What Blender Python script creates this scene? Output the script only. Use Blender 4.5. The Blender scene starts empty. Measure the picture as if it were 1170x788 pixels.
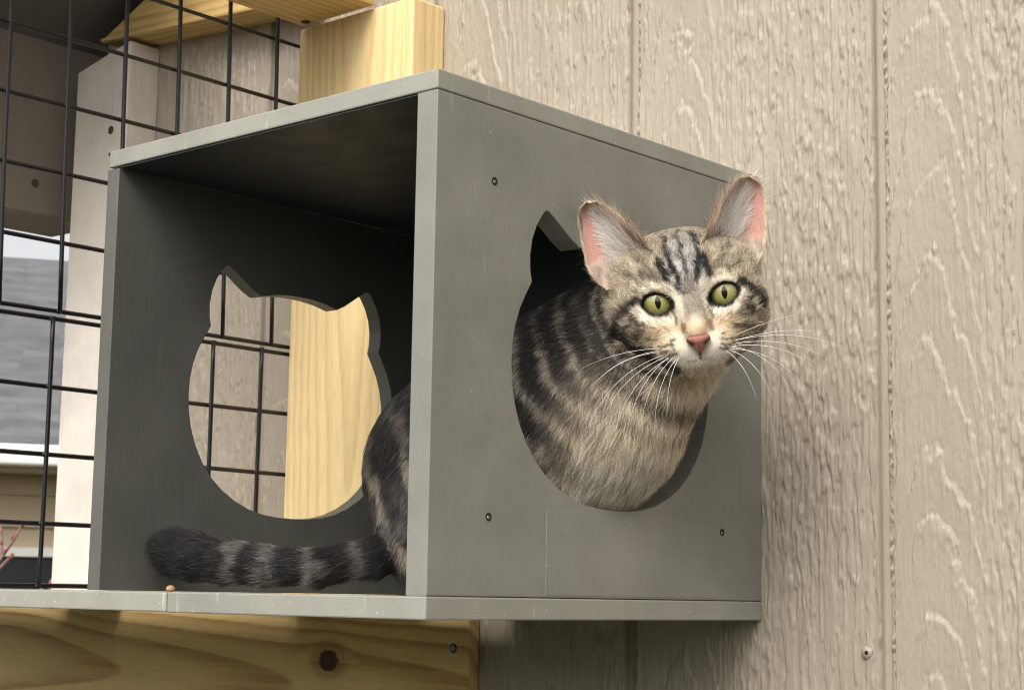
import bpy, bmesh, math, random
import numpy as np

random.seed(7)
RNG = np.random.default_rng(11)
S = 0.001                                   # every length below is written in millimetres
scene = bpy.context.scene
COL = scene.collection


# ------------------------------------------------------------------ helpers
def lin(r, g, b):
    """sRGB 0..255 to a linear colour."""
    f = lambda c: c / 12.92 if c <= 0.04045 else ((c + 0.055) / 1.055) ** 2.4
    return np.array([f(r / 255), f(g / 255), f(b / 255)])


TAB = np.random.default_rng(5).random((64, 64, 64)).astype(np.float32)


def vnoise(x, y, z=0.0, seed=0):
    """smooth value noise, -1..1"""
    x, y, z = np.broadcast_arrays(np.asarray(x, np.float64) + seed * 17.31, np.asarray(y, np.float64) + seed * 5.77,
                                  np.asarray(z, np.float64) + seed * 9.13)
    xi, yi, zi = np.floor(x).astype(int), np.floor(y).astype(int), np.floor(z).astype(int)
    fx, fy, fz = x - xi, y - yi, z - zi
    fx, fy, fz = [f * f * (3 - 2 * f) for f in (fx, fy, fz)]
    out = 0
    for a in (0, 1):
        for b in (0, 1):
            for c in (0, 1):
                w = (fx if a else 1 - fx) * (fy if b else 1 - fy) * (fz if c else 1 - fz)
                out = out + w * TAB[(xi + a) & 63, (yi + b) & 63, (zi + c) & 63]
    return out * 2 - 1


def fbm(x, y, z=0.0, seed=0, n=3):
    o, amp, tot = 0, 1.0, 0
    for i in range(n):
        o = o + amp * vnoise(np.asarray(x) * 2 ** i, np.asarray(y) * 2 ** i, np.asarray(z) * 2 ** i, seed + i * 3)
        tot += amp
        amp *= 0.5
    return o / tot


def sstep(a, b, x):
    t = np.clip((x - a) / (b - a), 0, 1)
    return t * t * (3 - 2 * t)


def tag(o, label, cat, group=None, kind='thing'):
    o['label'] = label
    o['category'] = cat
    o['kind'] = kind
    if group:
        o['group'] = group
    return o


def empty(name, loc):
    o = bpy.data.objects.new(name, None)
    o.empty_display_size = 0.02
    o.location = [c * S for c in loc]
    COL.objects.link(o)
    return o


WORLD_LOC = {}


def obj(name, V, F, mat, parent=None, smooth=False, col=None, origin=None):
    """link ONE mesh object; V in world millimetres. col: linear rgb per vertex (a surface pattern)."""
    V = np.asarray(V, np.float64)
    if parent is not None:
        base = np.array(WORLD_LOC[parent.name])
        loc = (0, 0, 0)
    else:
        lo, hi = V.min(0), V.max(0)
        base = np.array(origin) if origin is not None else np.array([(lo[0] + hi[0]) / 2, (lo[1] + hi[1]) / 2, lo[2]])
        loc = base
    me = bpy.data.meshes.new(name)
    W = (V - base) * S
    if isinstance(F, np.ndarray):
        n, k = F.shape
        me.vertices.add(len(W))
        me.vertices.foreach_set('co', W.astype(np.float32).ravel())
        me.loops.add(n * k)
        me.loops.foreach_set('vertex_index', F.astype(np.int32).ravel())
        me.polygons.add(n)
        me.polygons.foreach_set('loop_start', (np.arange(n) * k).astype(np.int32))
        me.update(calc_edges=True)
        me.validate()
    else:
        me.from_pydata([tuple(v) for v in W], [], [tuple(f) for f in F])
    me.polygons.foreach_set('use_smooth', [bool(smooth)] * len(me.polygons))
    if col is not None:
        a = me.color_attributes.new('Col', 'FLOAT_COLOR', 'POINT')
        c = np.ones((len(V), 4), np.float32)
        c[:, :3] = col
        a.data.foreach_set('color', c.ravel())
    me.materials.append(mat)
    o = bpy.data.objects.new(name, me)
    COL.objects.link(o)
    o.location = [c * S for c in loc]
    if parent is not None:
        o.parent = parent
        WORLD_LOC[o.name] = base
    else:
        WORLD_LOC[o.name] = base
    return o


def thing(name, loc, label, cat, group=None):
    o = empty(name, loc)
    WORLD_LOC[o.name] = np.array(loc, float)
    return tag(o, label, cat, group)


def box(x0, x1, y0, y1, z0, z1, bev=0.8, seg=2):
    bm = bmesh.new()
    bmesh.ops.create_cube(bm, size=1)
    for v in bm.verts:
        v.co.x = x0 if v.co.x < 0 else x1
        v.co.y = y0 if v.co.y < 0 else y1
        v.co.z = z0 if v.co.z < 0 else z1
    if bev:
        bmesh.ops.bevel(bm, geom=bm.edges[:], offset=bev, segments=seg, affect='EDGES', profile=0.5)
    V = [tuple(v.co) for v in bm.verts]
    bm.verts.index_update()
    F = [[v.index for v in f.verts] for f in bm.faces]
    bm.free()
    return V, F


def join(parts):
    V, F = [], []
    for v, f in parts:
        n = len(V)
        V += [tuple(p) for p in v]
        F += [[i + n for i in q] for q in f]
    return V, F


def prism(outline, axis, a, b):
    """solid from a flat outline (list of 2-D points, counter-clockwise) between a and b along axis 'x','y','z'"""
    def P(u, v, w):
        return {'x': (w, u, v), 'y': (u, w, v), 'z': (u, v, w)}[axis]
    n = len(outline)
    V = [P(u, v, a) for u, v in outline] + [P(u, v, b) for u, v in outline]
    F = [list(range(n))[::-1], list(range(n, 2 * n))]
    F += [[i, (i + 1) % n, (i + 1) % n + n, i + n] for i in range(n)]
    bm = bmesh.new()
    vs = [bm.verts.new(v) for v in V]
    for f in F:
        bm.faces.new([vs[i] for i in f])
    bmesh.ops.recalc_face_normals(bm, faces=bm.faces[:])
    bmesh.ops.bevel(bm, geom=bm.edges[:], offset=1.0, segments=2, affect='EDGES', profile=0.5)
    bm.verts.index_update()
    V = [tuple(v.co) for v in bm.verts]
    F = [[v.index for v in f.verts] for f in bm.faces]
    bm.free()
    return V, F


def tube(path, r, n=8, cap=True):
    """tube along a polyline; r scalar or list"""
    path = np.asarray(path, float)
    m = len(path)
    r = np.broadcast_to(np.asarray(r, float), (m,))
    T = np.gradient(path, axis=0)
    T /= np.linalg.norm(T, axis=1)[:, None]
    ref = np.array([0, 0, 1.0]) if abs(T[0][2]) < 0.9 else np.array([0, 1.0, 0])
    V, F = [], []
    for i in range(m):
        a = np.cross(T[i], ref)
        a /= np.linalg.norm(a)
        b = np.cross(T[i], a)
        ref = b if False else ref
        for k in range(n):
            t = 2 * math.pi * k / n
            V.append(tuple(path[i] + r[i] * (math.cos(t) * a + math.sin(t) * b)))
    for i in range(m - 1):
        for k in range(n):
            k2 = (k + 1) % n
            F.append([i * n + k, i * n + k2, (i + 1) * n + k2, (i + 1) * n + k])
    if cap:
        F.append(list(range(n))[::-1])
        F.append([(m - 1) * n + k for k in range(n)])
    return V, F


# ------------------------------------------------------------------ materials
class M:
    def __init__(self, name):
        self.m = bpy.data.materials.new(name)
        self.m.use_nodes = True
        self.nt = self.m.node_tree
        self.n = self.nt.nodes
        self.p = self.n['Principled BSDF']
        self.out = self.n['Material Output']

    def node(self, t, **kw):
        d = self.n.new(t)
        for k, v in kw.items():
            if hasattr(d, k) and k not in d.inputs:
                setattr(d, k, v)
            else:
                d.inputs[k].default_value = v
        return d

    def link(self, a, b):
        self.nt.links.new(a, b)

    def coords(self, scale=(1, 1, 1)):
        tc = self.node('ShaderNodeTexCoord')
        mp = self.node('ShaderNodeMapping')
        mp.inputs['Scale'].default_value = scale
        self.link(tc.outputs['Object'], mp.inputs['Vector'])
        return mp.outputs['Vector']

    def noise(self, scale, detail=3, rough=0.5, vec=None, dist=0.0):
        d = self.node('ShaderNodeTexNoise')
        d.inputs['Scale'].default_value = scale
        d.inputs['Detail'].default_value = detail
        d.inputs['Roughness'].default_value = rough
        d.inputs['Distortion'].default_value = dist
        if vec is not None:
            self.link(vec, d.inputs['Vector'])
        return d.outputs['Fac']

    def ramp(self, fac, stops):
        d = self.node('ShaderNodeValToRGB')
        e = d.color_ramp.elements
        while len(e) < len(stops):
            e.new(0.5)
        for q, (p, c) in zip(e, stops):
            q.position = p
            q.color = (*c, 1)
        self.link(fac, d.inputs['Fac'])
        return d.outputs['Color']

    def mix(self, a, b, fac, blend='MIX'):
        d = self.node('ShaderNodeMix', data_type='RGBA', blend_type=blend)
        for s, v in ((6, a), (7, b), (0, fac)):
            if hasattr(v, 'is_linked') or isinstance(v, bpy.types.NodeSocket):
                self.link(v, d.inputs[s])
            elif s == 0:
                d.inputs[s].default_value = v
            else:
                d.inputs[s].default_value = (*v, 1)
        return d.outputs[2]

    def attr(self, name='Col'):
        return self.node('ShaderNodeAttribute', attribute_name=name).outputs['Color']

    def bump(self, h, strength, dist):
        d = self.node('ShaderNodeBump')
        d.inputs['Strength'].default_value = strength
        d.inputs['Distance'].default_value = dist
        self.link(h, d.inputs['Height'])
        self.link(d.outputs['Normal'], self.p.inputs['Normal'])
        return d

    def set(self, **kw):
        for k, v in kw.items():
            k = k.replace('_', ' ')
            if isinstance(v, bpy.types.NodeSocket):
                self.link(v, self.p.inputs[k])
            elif isinstance(v, (tuple, list, np.ndarray)):
                self.p.inputs[k].default_value = (*v, 1)
            else:
                self.p.inputs[k].default_value = v
        return self


def paint_mat(name, base, rough=0.42, brush=(1, 1, 0.12), wear=0.35, grain=0.0004):
    """brushed paint on plywood: faint brush marks, blotches, chips and dust specks"""
    m = M(name)
    b = np.array(base)
    v = m.coords(brush)
    v0 = m.coords()
    brush_n = m.noise(900, 3, 0.6, v)
    blot = m.noise(14, 4, 0.6, v0)
    c = m.mix(b * 0.88, b * 1.10, m.ramp(blot, [(0.35, (0, 0, 0)), (0.65, (1, 1, 1))]))
    c = m.mix(c, b * 1.18, m.ramp(brush_n, [(0.52, (0, 0, 0)), (0.8, (0.28, 0.28, 0.28))]))
    speck = m.noise(420, 1, 0.5, v0)
    c = m.mix(c, np.minimum(b * 2.2, 0.75), m.ramp(speck, [(0.745, (0, 0, 0)), (0.77, (wear, wear, wear))]))
    scr = m.noise(120, 2, 0.5, m.coords((1.2, 1.2, 0.16)))
    c = m.mix(c, np.minimum(b * 1.6, 0.75), m.ramp(scr, [(0.69, (0, 0, 0)), (0.74, (wear, wear, wear))]))
    m.set(Base_Color=c, Roughness=rough)
    rn = m.ramp(m.noise(30, 3, 0.5, v0), [(0.3, (rough - 0.06,) * 3), (0.7, (rough + 0.1,) * 3)])
    m.set(Roughness=rn)
    m.bump(m.noise(380, 4, 0.6, v), 0.3 if grain < 0.001 else 0.8, grain)
    return m.m


def plain(name, base, rough=0.5, var=0.1, scale=40, metallic=0.0, bump=0.0):
    m = M(name)
    b = np.array(base)
    n = m.noise(scale, 4, 0.6, m.coords())
    m.set(Base_Color=m.mix(b * (1 - var), b * (1 + var), n), Roughness=rough, Metallic=metallic)
    if bump:
        m.bump(n, 0.5, bump)
    return m.m


def vcol(name, rough=0.55, fine=0.12, stretch=(1, 1, 1), scale=600, bump=0.0002, spec=0.4):
    """colour pattern carried by the mesh (wood rings, coat), with fine fibre noise on top"""
    m = M(name)
    n = m.noise(scale, 3, 0.6, m.coords(stretch))
    lo, hi = 1 - fine, 1 + fine
    c = m.mix(m.attr(), m.ramp(n, [(0.25, (lo,) * 3), (0.75, (hi,) * 3)]), 1.0, 'MULTIPLY')
    m.set(Base_Color=c, Roughness=rough)
    m.p.inputs['Specular IOR Level'].default_value = spec
    if bump:
        m.bump(n, 0.4, bump)
    return m.m


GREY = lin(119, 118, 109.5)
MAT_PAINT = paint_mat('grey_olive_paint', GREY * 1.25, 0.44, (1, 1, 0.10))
MAT_PAINT_H = paint_mat('grey_olive_paint_lit_edges', GREY * 1.58, 0.46, (0.10, 0.10, 1), 0.5)  # same box paint, lightened to carry the light on the front edges
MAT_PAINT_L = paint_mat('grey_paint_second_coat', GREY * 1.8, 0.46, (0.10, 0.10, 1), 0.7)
MAT_SHADE_SIDE = paint_mat('grey_olive_paint_shaded_side', GREY * 0.62, 0.46, (1, 1, 0.10), 0.3)  # same box paint, darkened: shade inside the box painted into the left panel
MAT_SHADE_IN = paint_mat('grey_paint_inside_shade', lin(108, 115, 118) * 0.2, 0.5, (1, 1, 0.10), 0.15)  # near-black colour stands in for the shade deep inside the box
MAT_WOOD_V = vcol('pine_upright', 0.55, 0.10, (1, 1, 0.06), 700)
MAT_WOOD_X = vcol('pine_horizontal', 0.55, 0.10, (0.06, 1, 1), 700)
MAT_WOOD_Y = vcol('pine_crosswise', 0.55, 0.10, (1, 0.06, 1), 700)
MAT_WHITE = paint_mat('white_house_paint', lin(230, 220, 207), 0.5, (1, 1, 0.05), 0.0, 0.0012)
MAT_WIRE = plain('black_coated_wire', (0.007, 0.007, 0.009), 0.36, 0.2, 200)
MAT_STEEL = plain('galvanised_screw', (0.30, 0.29, 0.27), 0.4, 0.3, 900, 0.8)
MAT_DARK = plain('dark_hole', (0.01, 0.009, 0.008), 0.8, 0.2, 300)


# ------------------------------------------------------------------ wood boards (rings are a solid pattern)
EARLY, LATE = lin(238, 211, 156), lin(210, 168, 110)


def board(x0, x1, y0, y1, z0, z1, colour, step=(2, 2, 2), r=2.5):
    """sawn board with eased edges; every face gridded so that the ring pattern can live in the mesh"""
    lo, hi = np.array([x0, y0, z0], float), np.array([x1, y1, z1], float)
    ax = []
    for k in range(3):
        a = np.arange(lo[k] + r, hi[k] - r + 0.01, step[k])
        a = np.concatenate([[lo[k], lo[k] + 0.3 * r], a, [hi[k] - r, hi[k] - 0.3 * r, hi[k]]])
        ax.append(np.unique(np.round(a, 4)))
    Vs, Fs, n = [], [], 0
    for k in range(3):
        i, j = (k + 1) % 3, (k + 2) % 3
        for side in (0, 1):
            A, B = np.meshgrid(ax[i], ax[j], indexing='ij')
            P = np.zeros((A.size, 3))
            P[:, i], P[:, j], P[:, k] = A.ravel(), B.ravel(), (hi if side else lo)[k]
            na, nb = A.shape
            q = (np.arange(na - 1)[:, None] * nb + np.arange(nb - 1)[None]).ravel()
            f = np.stack([q, q + nb, q + nb + 1, q + 1], 1)
            if not side:
                f = f[:, ::-1]
            Vs.append(P)
            Fs.append(f + n)
            n += len(P)
    V, F = np.concatenate(Vs), np.concatenate(Fs)
    q = np.clip(V, lo + r, hi - r)
    d = V - q
    L = np.linalg.norm(d, axis=1)[:, None]
    V2 = np.where(L > 1e-6, q + d / np.maximum(L, 1e-6) * r, V)
    return V2, F, colour(V)


def wood(phase, fib, early=EARLY, late=LATE, depth=0.8):
    f = phase - np.floor(phase)
    l = sstep(0.35, 0.9, f) * (1 - sstep(0.93, 1.0, f))
    l = np.clip(l * depth * (0.75 + 0.5 * fib), 0, 1)[:, None]
    c = early * (1 - l) + late * l
    return c * (1 + 0.07 * fib[:, None])


# ------------------------------------------------------------------ the cat-head opening (same template in both side panels)
HALF = [(0, 214.3), (11, 214.0), (24, 212.6), (37, 209.8), (45, 213.6), (54, 219.4), (61, 224.0), (66.3, 227.0), (69.2, 227.2),
        (72.5, 224.0), (77.5, 217.0), (81.3, 208.0), (83, 198.0), (82.6, 189.0), (81.2, 182.6), (86, 175.0), (91.2, 166.0), (95.2, 155.5),
        (97.4, 145), (98.0, 134), (97.3, 122), (94.6, 110), (90.2, 98.5), (84, 88), (76, 78.3), (66, 70), (54, 63), (41, 57.7), (27.5, 54.6),
        (14, 53.2), (0, 52.8)]
HOLE_Y = 164.4
HOLE = [(HOLE_Y + a, z) for a, z in HALF] + [(HOLE_Y - a, z) for a, z in HALF[-2:0:-1]]


def panel_with_hole(x0, x1, y0, y1, z0, z1):
    cu = bpy.data.curves.new('tmp', 'CURVE')
    cu.dimensions = '2D'
    cu.fill_mode = 'BOTH'
    bev = 0.5
    cu.extrude = (x1 - x0) / 2 - bev
    cu.bevel_depth = bev
    cu.bevel_resolution = 1
    cu.offset = -bev
    for pts in ([(y0, z0), (y1, z0), (y1, z1), (y0, z1)], HOLE):
        sp = cu.splines.new('POLY')
        sp.points.add(len(pts) - 1)
        for p, (a, b) in zip(sp.points, pts):
            p.co = (a, b, 0, 1)
        sp.use_cyclic_u = True
    ob = bpy.data.objects.new('tmp', cu)
    COL.objects.link(ob)
    dg = bpy.context.evaluated_depsgraph_get()
    me = bpy.data.meshes.new_from_object(ob.evaluated_get(dg))
    V = [((x0 + x1) / 2 + v.co.z, v.co.x, v.co.y) for v in me.vertices]
    F = [list(p.vertices) for p in me.polygons]
    bpy.data.objects.remove(ob)
    bpy.data.curves.remove(cu)
    bpy.data.meshes.remove(me)
    return V, F


W, D, ZT, TT, TB, TL, TR = 306.9, 325.0, 292.0, 12.0, 13.0, 12.75, 15.9

# ------------------------------------------------------------------ the cat box
cat_box = thing('cat_box', (-W / 2, D / 2, -TB),
                'grey-painted plywood cubby box with an open front and a cat-head shaped opening in each side', 'cat box')
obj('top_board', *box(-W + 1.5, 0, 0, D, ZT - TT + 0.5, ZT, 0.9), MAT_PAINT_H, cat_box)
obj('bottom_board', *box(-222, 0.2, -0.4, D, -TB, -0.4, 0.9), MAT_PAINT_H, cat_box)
sp = obj('side_panel', *panel_with_hole(-TR, 0, 0.3, D, 0, ZT - TT), MAT_PAINT, cat_box)
sp['label'] = 'right side panel the cat leans out of'
sp2 = obj('side_panel', *panel_with_hole(-W, -W + TL, 0.3, D, 0, ZT - TT - 1), MAT_SHADE_SIDE, cat_box)
sp2['label'] = 'left side panel with a view of mesh and post through its opening'
obj('ceiling_shade_sheet', *box(-W + TL + 0.4, -TR - 0.4, 0.7, D - 11, ZT - TT - 0.9, ZT - TT - 0.25, 0.2), MAT_SHADE_IN, cat_box)  # thin added sheet, its dark colour paints the shade under the top board
obj('back_panel', *box(-W + TL + 0.4, -TR - 0.4, D - 10, D - 0.6, 0.2, ZT - TT - 0.2, 0.5), MAT_SHADE_IN, cat_box)


def screw(y, z, parent, r=1.9):
    a = tube([(-0.3, y, z), (0.25, y, z)], [r + 0.5, r + 0.5], 14)
    obj('screw_hole', *a, MAT_DARK, parent)
    n = 14
    ring = [(0.3, y + r * math.cos(t), z + r * math.sin(t)) for t in np.linspace(0, 2 * math.pi, n + 1)]
    obj('screw_head', *tube([(0.0, y - 0.4, z - 0.4), (0.5, y - 0.4, z - 0.4)], [r * 0.62, r * 0.5], 10), MAT_STEEL, parent)


obj('filler_patch', *box(-0.4, 0.22, 99, 271, 1.2, 50.5, 0.2), paint_mat('grey_olive_paint_patch', GREY * 1.27, 0.43, (1, 1, 0.10)), sp)
for y, z in [(48.7, 236.4), (48.7, 44.2), (278.0, 44.1)]:
    screw(y, z, sp)

# the shelf that the box stands level with
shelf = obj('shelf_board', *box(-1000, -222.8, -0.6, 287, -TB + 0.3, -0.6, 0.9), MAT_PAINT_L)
tag(shelf, 'paler grey painted shelf board running left from under the cat box', 'shelf')

# ------------------------------------------------------------------ timber
def post_col(P):
    x, y, z = P.T
    fib = fbm(x / 3.0, y / 3.0, z / 160.0, 3)
    wob = 6 * vnoise(x / 60, y / 40, z / 260, 4)
    u = (x + 372 + wob) / 15.5
    ph = np.abs(u) ** 1.6 * 0.55 - (z - 60) / 210.0 + (y - 288) / 16 + 0.15 * vnoise(x / 12, y / 12, z / 60, 8)
    edge = sstep(-328, -306, x)
    ph = ph * (1 - edge) + (x / 7.5 + 0.3 * wob + (y - 288) / 7.5) * edge
    return wood(ph, fib, depth=0.62)


V, F, c = board(-446, -308, 288, 325.5, -12.5, 481, post_col, (1.5, 2, 4))
post = obj('wooden_post', V, F, MAT_WOOD_V, None, True, c)
tag(post, 'bare yellow pine plank standing upright against the siding behind the cat box', 'post')


def beam_col(P):
    x, y, z = P.T
    fib = fbm(x / 140.0, y / 3.0, z / 2.4, 13)
    kx, kz = KNOT
    d = np.sqrt(((x - kx) / 1.35) ** 2 + ((z - kz) / 1.0) ** 2)
    zz = z + 7 * vnoise(x / 160, y / 60, z / 60, 14) + np.sign(z - kz + 1.0) * -13 * np.exp(-(d / 17) ** 2)
    ph = (x + 330) / 235.0 + ((zz + 71) / 15.0) ** 2 * 0.22 + (y - 288) / 15 - 0.1
    c = wood(ph, fib, lin(226, 194, 134), lin(172, 124, 70), 0.9)
    k = (1 - sstep(8.0, 9.5, d + 0.7 * vnoise(x / 3, z / 3, 0, 5)))[:, None]
    rim = (np.exp(-((d - 12) / 4.5) ** 2) * 0.5)[:, None]
    c = c * (1 - rim) + lin(150, 98, 48) * rim
    kc = lin(92, 50, 30) * (0.7 + 0.45 * np.sin(d * 2.2 + 2 * vnoise(x / 4, z / 4, 0, 2)))[:, None]
    return c * (1 - k) + kc * k


KNOT = (-411.0, -54.0)
V, F, c = board(-905, -256, 312, 325.5, -151, -13.6, beam_col, (2.5, 3, 1.2))
beam = thing('support_beam', (-575, 306, -151), 'horizontal pine board with a dark knot fixed to the wall under the shelf', 'beam')
obj('board', V, F, MAT_WOOD_X, beam, True, c)
SX, SZ = -271.5, -39.7
sb = obj('screw_hole', *tube([(SX, 312.4, SZ), (SX, 311.7, SZ)], [3.6, 3.6], 16), MAT_DARK, beam)
obj('screw_head', *tube([(SX, 312.0, SZ), (SX, 311.0, SZ)], [2.8, 2.4], 14), MAT_STEEL, sb)


def rafter_col(P):
    x, y, z = P.T
    fib = fbm(x / 150.0, y / 3.0, z / 3.0, 23)
    ph = (z + 0.08 * x) / 10.5 + y / 13 + 0.8 * vnoise(x / 200, y / 30, z / 30, 24)
    return wood(ph, fib, lin(205, 172, 112), lin(165, 122, 66), 0.8)


# trimmed board along the wall, sawn to a point at its left end
V, F, c = board(-740, -452, 289, 325.5, 505, 600, rafter_col, (3, 3, 2), 2)
t = np.clip((V[:, 0] + 735) / 285, 0, 1)
zb = 529 - 21 * t
zt = np.minimum(600, 531 + np.maximum(V[:, 0] + 733, 0) * 0.43)
V[:, 2] = zb + (V[:, 2] - 505) / 95 * (np.maximum(zt, zb + 3) - zb)
c = rafter_col(V)
raf = obj('rafter_board', V, F, MAT_WOOD_X, None, True, c)
tag(raf, 'pine board sawn to a point along the top of the wall, above the white post', 'board')


def plate_col(P):
    x, y, z = P.T
    fib = fbm(x / 3.0, y / 150.0, z / 3.0, 33)
    ph = x / 9.5 + z / 12 + 0.8 * vnoise(x / 30, y / 180, z / 30, 34)
    return wood(ph, fib, lin(208, 176, 116), lin(170, 128, 70), 0.8)


V, F, c = board(-440, -352, -260, 287.2, 481.8, 519, plate_col, (1.6, 4, 3), 2)
plate = thing('top_plate', (-396, 14, 481.8), 'pine frame board overhead meeting the top of the yellow plank', 'board')
obj('board', V, F, MAT_WOOD_Y, plate, True, c)
hx, hy = -428.0, 279.0
obj('screw_hole', *tube([(hx, hy, 482.4), (hx, hy, 481.3)], [4.0, 4.0], 14), MAT_DARK, plate)
V, F, c = board(-350.5, -262, -260, 287.2, 482.6, 519.5, plate_col, (1.6, 4, 3), 2)

# white post at the house corner, its top cut to the slope of the roof
wp = thing('white_post', (-734, 307, -13), 'white painted post with a sloping top beyond the wire mesh', 'post')
V, F = box(-776, -692, 290, 325.5, -13, 520, 1.6)
V = [(x, y, z if z < 300 else 505 + (x + 776) * 0.2 + (z - 520)) for x, y, z in V]
obj('shaft', V, F, MAT_WHITE, wp)
for (x, z, r) in [(-716, 437, 4.2), (-716, 413, 1.8)]:
    obj('nail_hole', *tube([(x, 290.4, z), (x, 289.7, z)], [r, r], 12), plain('old_nail', (0.07, 0.045, 0.03), 0.8), wp)

# porch beam and roof over the far side
MAT_BEAM = plain('grey_brown_beam_paint', lin(128, 118, 106), 0.6, 0.12, 25, 0, 0.001)
rb = thing('porch', (-844, 100, 362), 'grey painted porch beam under dark sloping eaves beyond the white post', 'porch')
obj('beam', *box(-888, -800, -120, 345, 362, 542, 2), MAT_BEAM, rb)
rust = plain('rust', (0.06, 0.04, 0.03), 0.8)
for p in [(-799.6, 264, 392), (-799.6, 120, 398)]:
    obj('nail_hole', *tube([(p[0] - 0.5, p[1], p[2]), (p[0] + 0.5, p[1], p[2])], [4, 4], 12), rust, rb)
MAT_SOFFIT = plain('dark_grey_soffit', lin(96, 92, 90), 0.7, 0.12, 12)
V, F = prism([(-1350, 300), (-560, 640), (-560, 668), (-1350, 328)], 'y', -120, 345)
obj('roof', V, F, MAT_SOFFIT, rb)

# ------------------------------------------------------------------ siding
def siding_height(x, z):
    """embossed rough-sawn grain, in mm"""
    n1 = vnoise(x / 45, z / 260, 0, 41)
    # streaks: long vertical slivers
    wx = x + 3.0 * n1 + 0.8 * vnoise(x / 12, z / 50, 0, 42)
    a = fbm(wx / 2.1, z / 36, 0.3, 43, 3)
    b = fbm(wx / 1.6, z / 7, 0.7, 44, 2)
    st = sstep(-0.06, 0.07, a + 0.5 * b) * (0.75 + 0.35 * vnoise(x / 5, z / 18, 0, 61))
    # crumbly patches
    cr = fbm(wx / 2.2, z / 9, 0.1, 45, 2)
    pm = sstep(0.05, 0.45, fbm(x / 60, z / 110, 0, 46, 2))
    st = st * (1 - 0.55 * pm) + pm * 0.75 * sstep(-0.1, 0.2, cr)
    # cathedral grain, one figure in each board
    k = np.floor((x - 94.7) / 205.8)
    x0 = 94.7 + (k * 205.8) + 33 + 14 * np.sin(k * 5.1)
    dx = x - x0 + 4 * vnoise(x / 30, z / 90, 0, 47) + 1.6 * vnoise(x / 5, z / 14, 0, 48)
    ph = z / 56 + (dx / 25.0) ** 2 + 0.35 * vnoise(x / 18, z / 34, 0, 49) + 0.16 * vnoise(x / 5, z / 9, 0, 57) + 0.07 * vnoise(x / 2, z / 3, 0, 58) + k * 0.37
    f = ph - np.floor(ph)
    cat = (0.25 + 0.75 * f) * (1 - sstep(0.84, 0.97, f)) * (0.8 + 0.3 * a)
    cat = cat + 0.45 * sstep(0.05, 0.3, b) * sstep(0.55, 0.9, f)
    m = np.exp(-(np.abs(dx) / 44) ** 4) * sstep(-0.55, -0.05, fbm(x / 120, z / 240, 0, 50, 2) + 0.5 * (k == 0))
    h = 1.7 * st * (1 - m) + 2.0 * cat * m
    h = h + 0.12 * vnoise(x / 1.6, z / 2.6, 0, 51)
    flat = sstep(0.25, 0.6, fbm(x / 22, z / 150, 0, 52, 2)) * 0.7
    return h * (1 - flat) + 0.8 * flat


GROOVES = [94.7 + 205.8 * k for k in range(-5, 8)]
xs = np.concatenate([np.arange(-776, -560, 1.6), np.arange(-560, 262, 0.7), np.arange(262, 1500, 9.0)])
extra = np.concatenate([[g - 6.3, g - 5.4, g + 4.8, g + 5.7] for g in GROOVES])
xs = np.unique(np.concatenate([xs, extra[(extra > -776) & (extra < 1500)]]))
zs = np.concatenate([np.arange(-1600, -110, 30.0), np.arange(-110, 560, 1.7), np.arange(560, 1500, 30.0)])
X, Z = np.meshgrid(xs, zs, indexing='ij')
Hh = siding_height(X, Z)
Y = 326.0 - Hh
for g in GROOVES:
    q = (1 - sstep(5.2, 5.9, np.abs(X - g + 0.3)))
    rough = (2.6 * sstep(0.05, 0.4, fbm(X / 1.7, Z / 2.6, 0, 53, 2)) + 1.6) * sstep(g - 1.2, g + 0.4, X)
    Y = Y * (1 - q) + (332.6 - rough) * q
nx, nz = X.shape
q = (np.arange(nx - 1)[:, None] * nz + np.arange(nz - 1)[None]).ravel()
F = np.stack([q, q + nz, q + nz + 1, q + 1], 1)
V = np.stack([X.ravel(), Y.ravel(), Z.ravel()], 1)
ms = M('taupe_siding_paint')
b0 = lin(166, 154, 137)
nn = ms.noise(9, 4, 0.6, ms.coords())
n2 = ms.noise(260, 3, 0.6, ms.coords((1, 1, 0.25)))
cc = ms.mix(b0 * 0.90, b0 * 1.08, nn)
cc = ms.mix(cc, b0 * 0.8, ms.ramp(n2, [(0.60, (0, 0, 0)), (0.85, (0.45, 0.45, 0.45))]))
ms.set(Base_Color=cc, Roughness=0.31)
ms.p.inputs['Specular IOR Level'].default_value = 0.5
ms.bump(ms.noise(640, 5, 0.7, ms.coords((1, 1, 0.14))), 0.85, 0.0009)
wall = thing('siding_wall', (362, 326, -1600), 'taupe painted wood-grain siding wall with vertical grooves behind the cat box', 'wall')
obj('cladding', V, F, ms.m, wall, True)
obj('backing', *box(-776, 1500, 335, 480, -1600, 1500, 0), plain('sheathing', (0.3, 0.25, 0.2), 0.8), wall)
nailx, nailz = 79.9, -31.6
obj('nail_head', *tube([(nailx, 326.0, nailz), (nailx, 323.7, nailz)], [4.6, 4.0], 18), ms.m, wall, True)
obj('nail_recess', *tube([(nailx, 325.2, nailz), (nailx, 323.6, nailz)], [1.7, 1.4], 12), MAT_DARK, wall)

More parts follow.
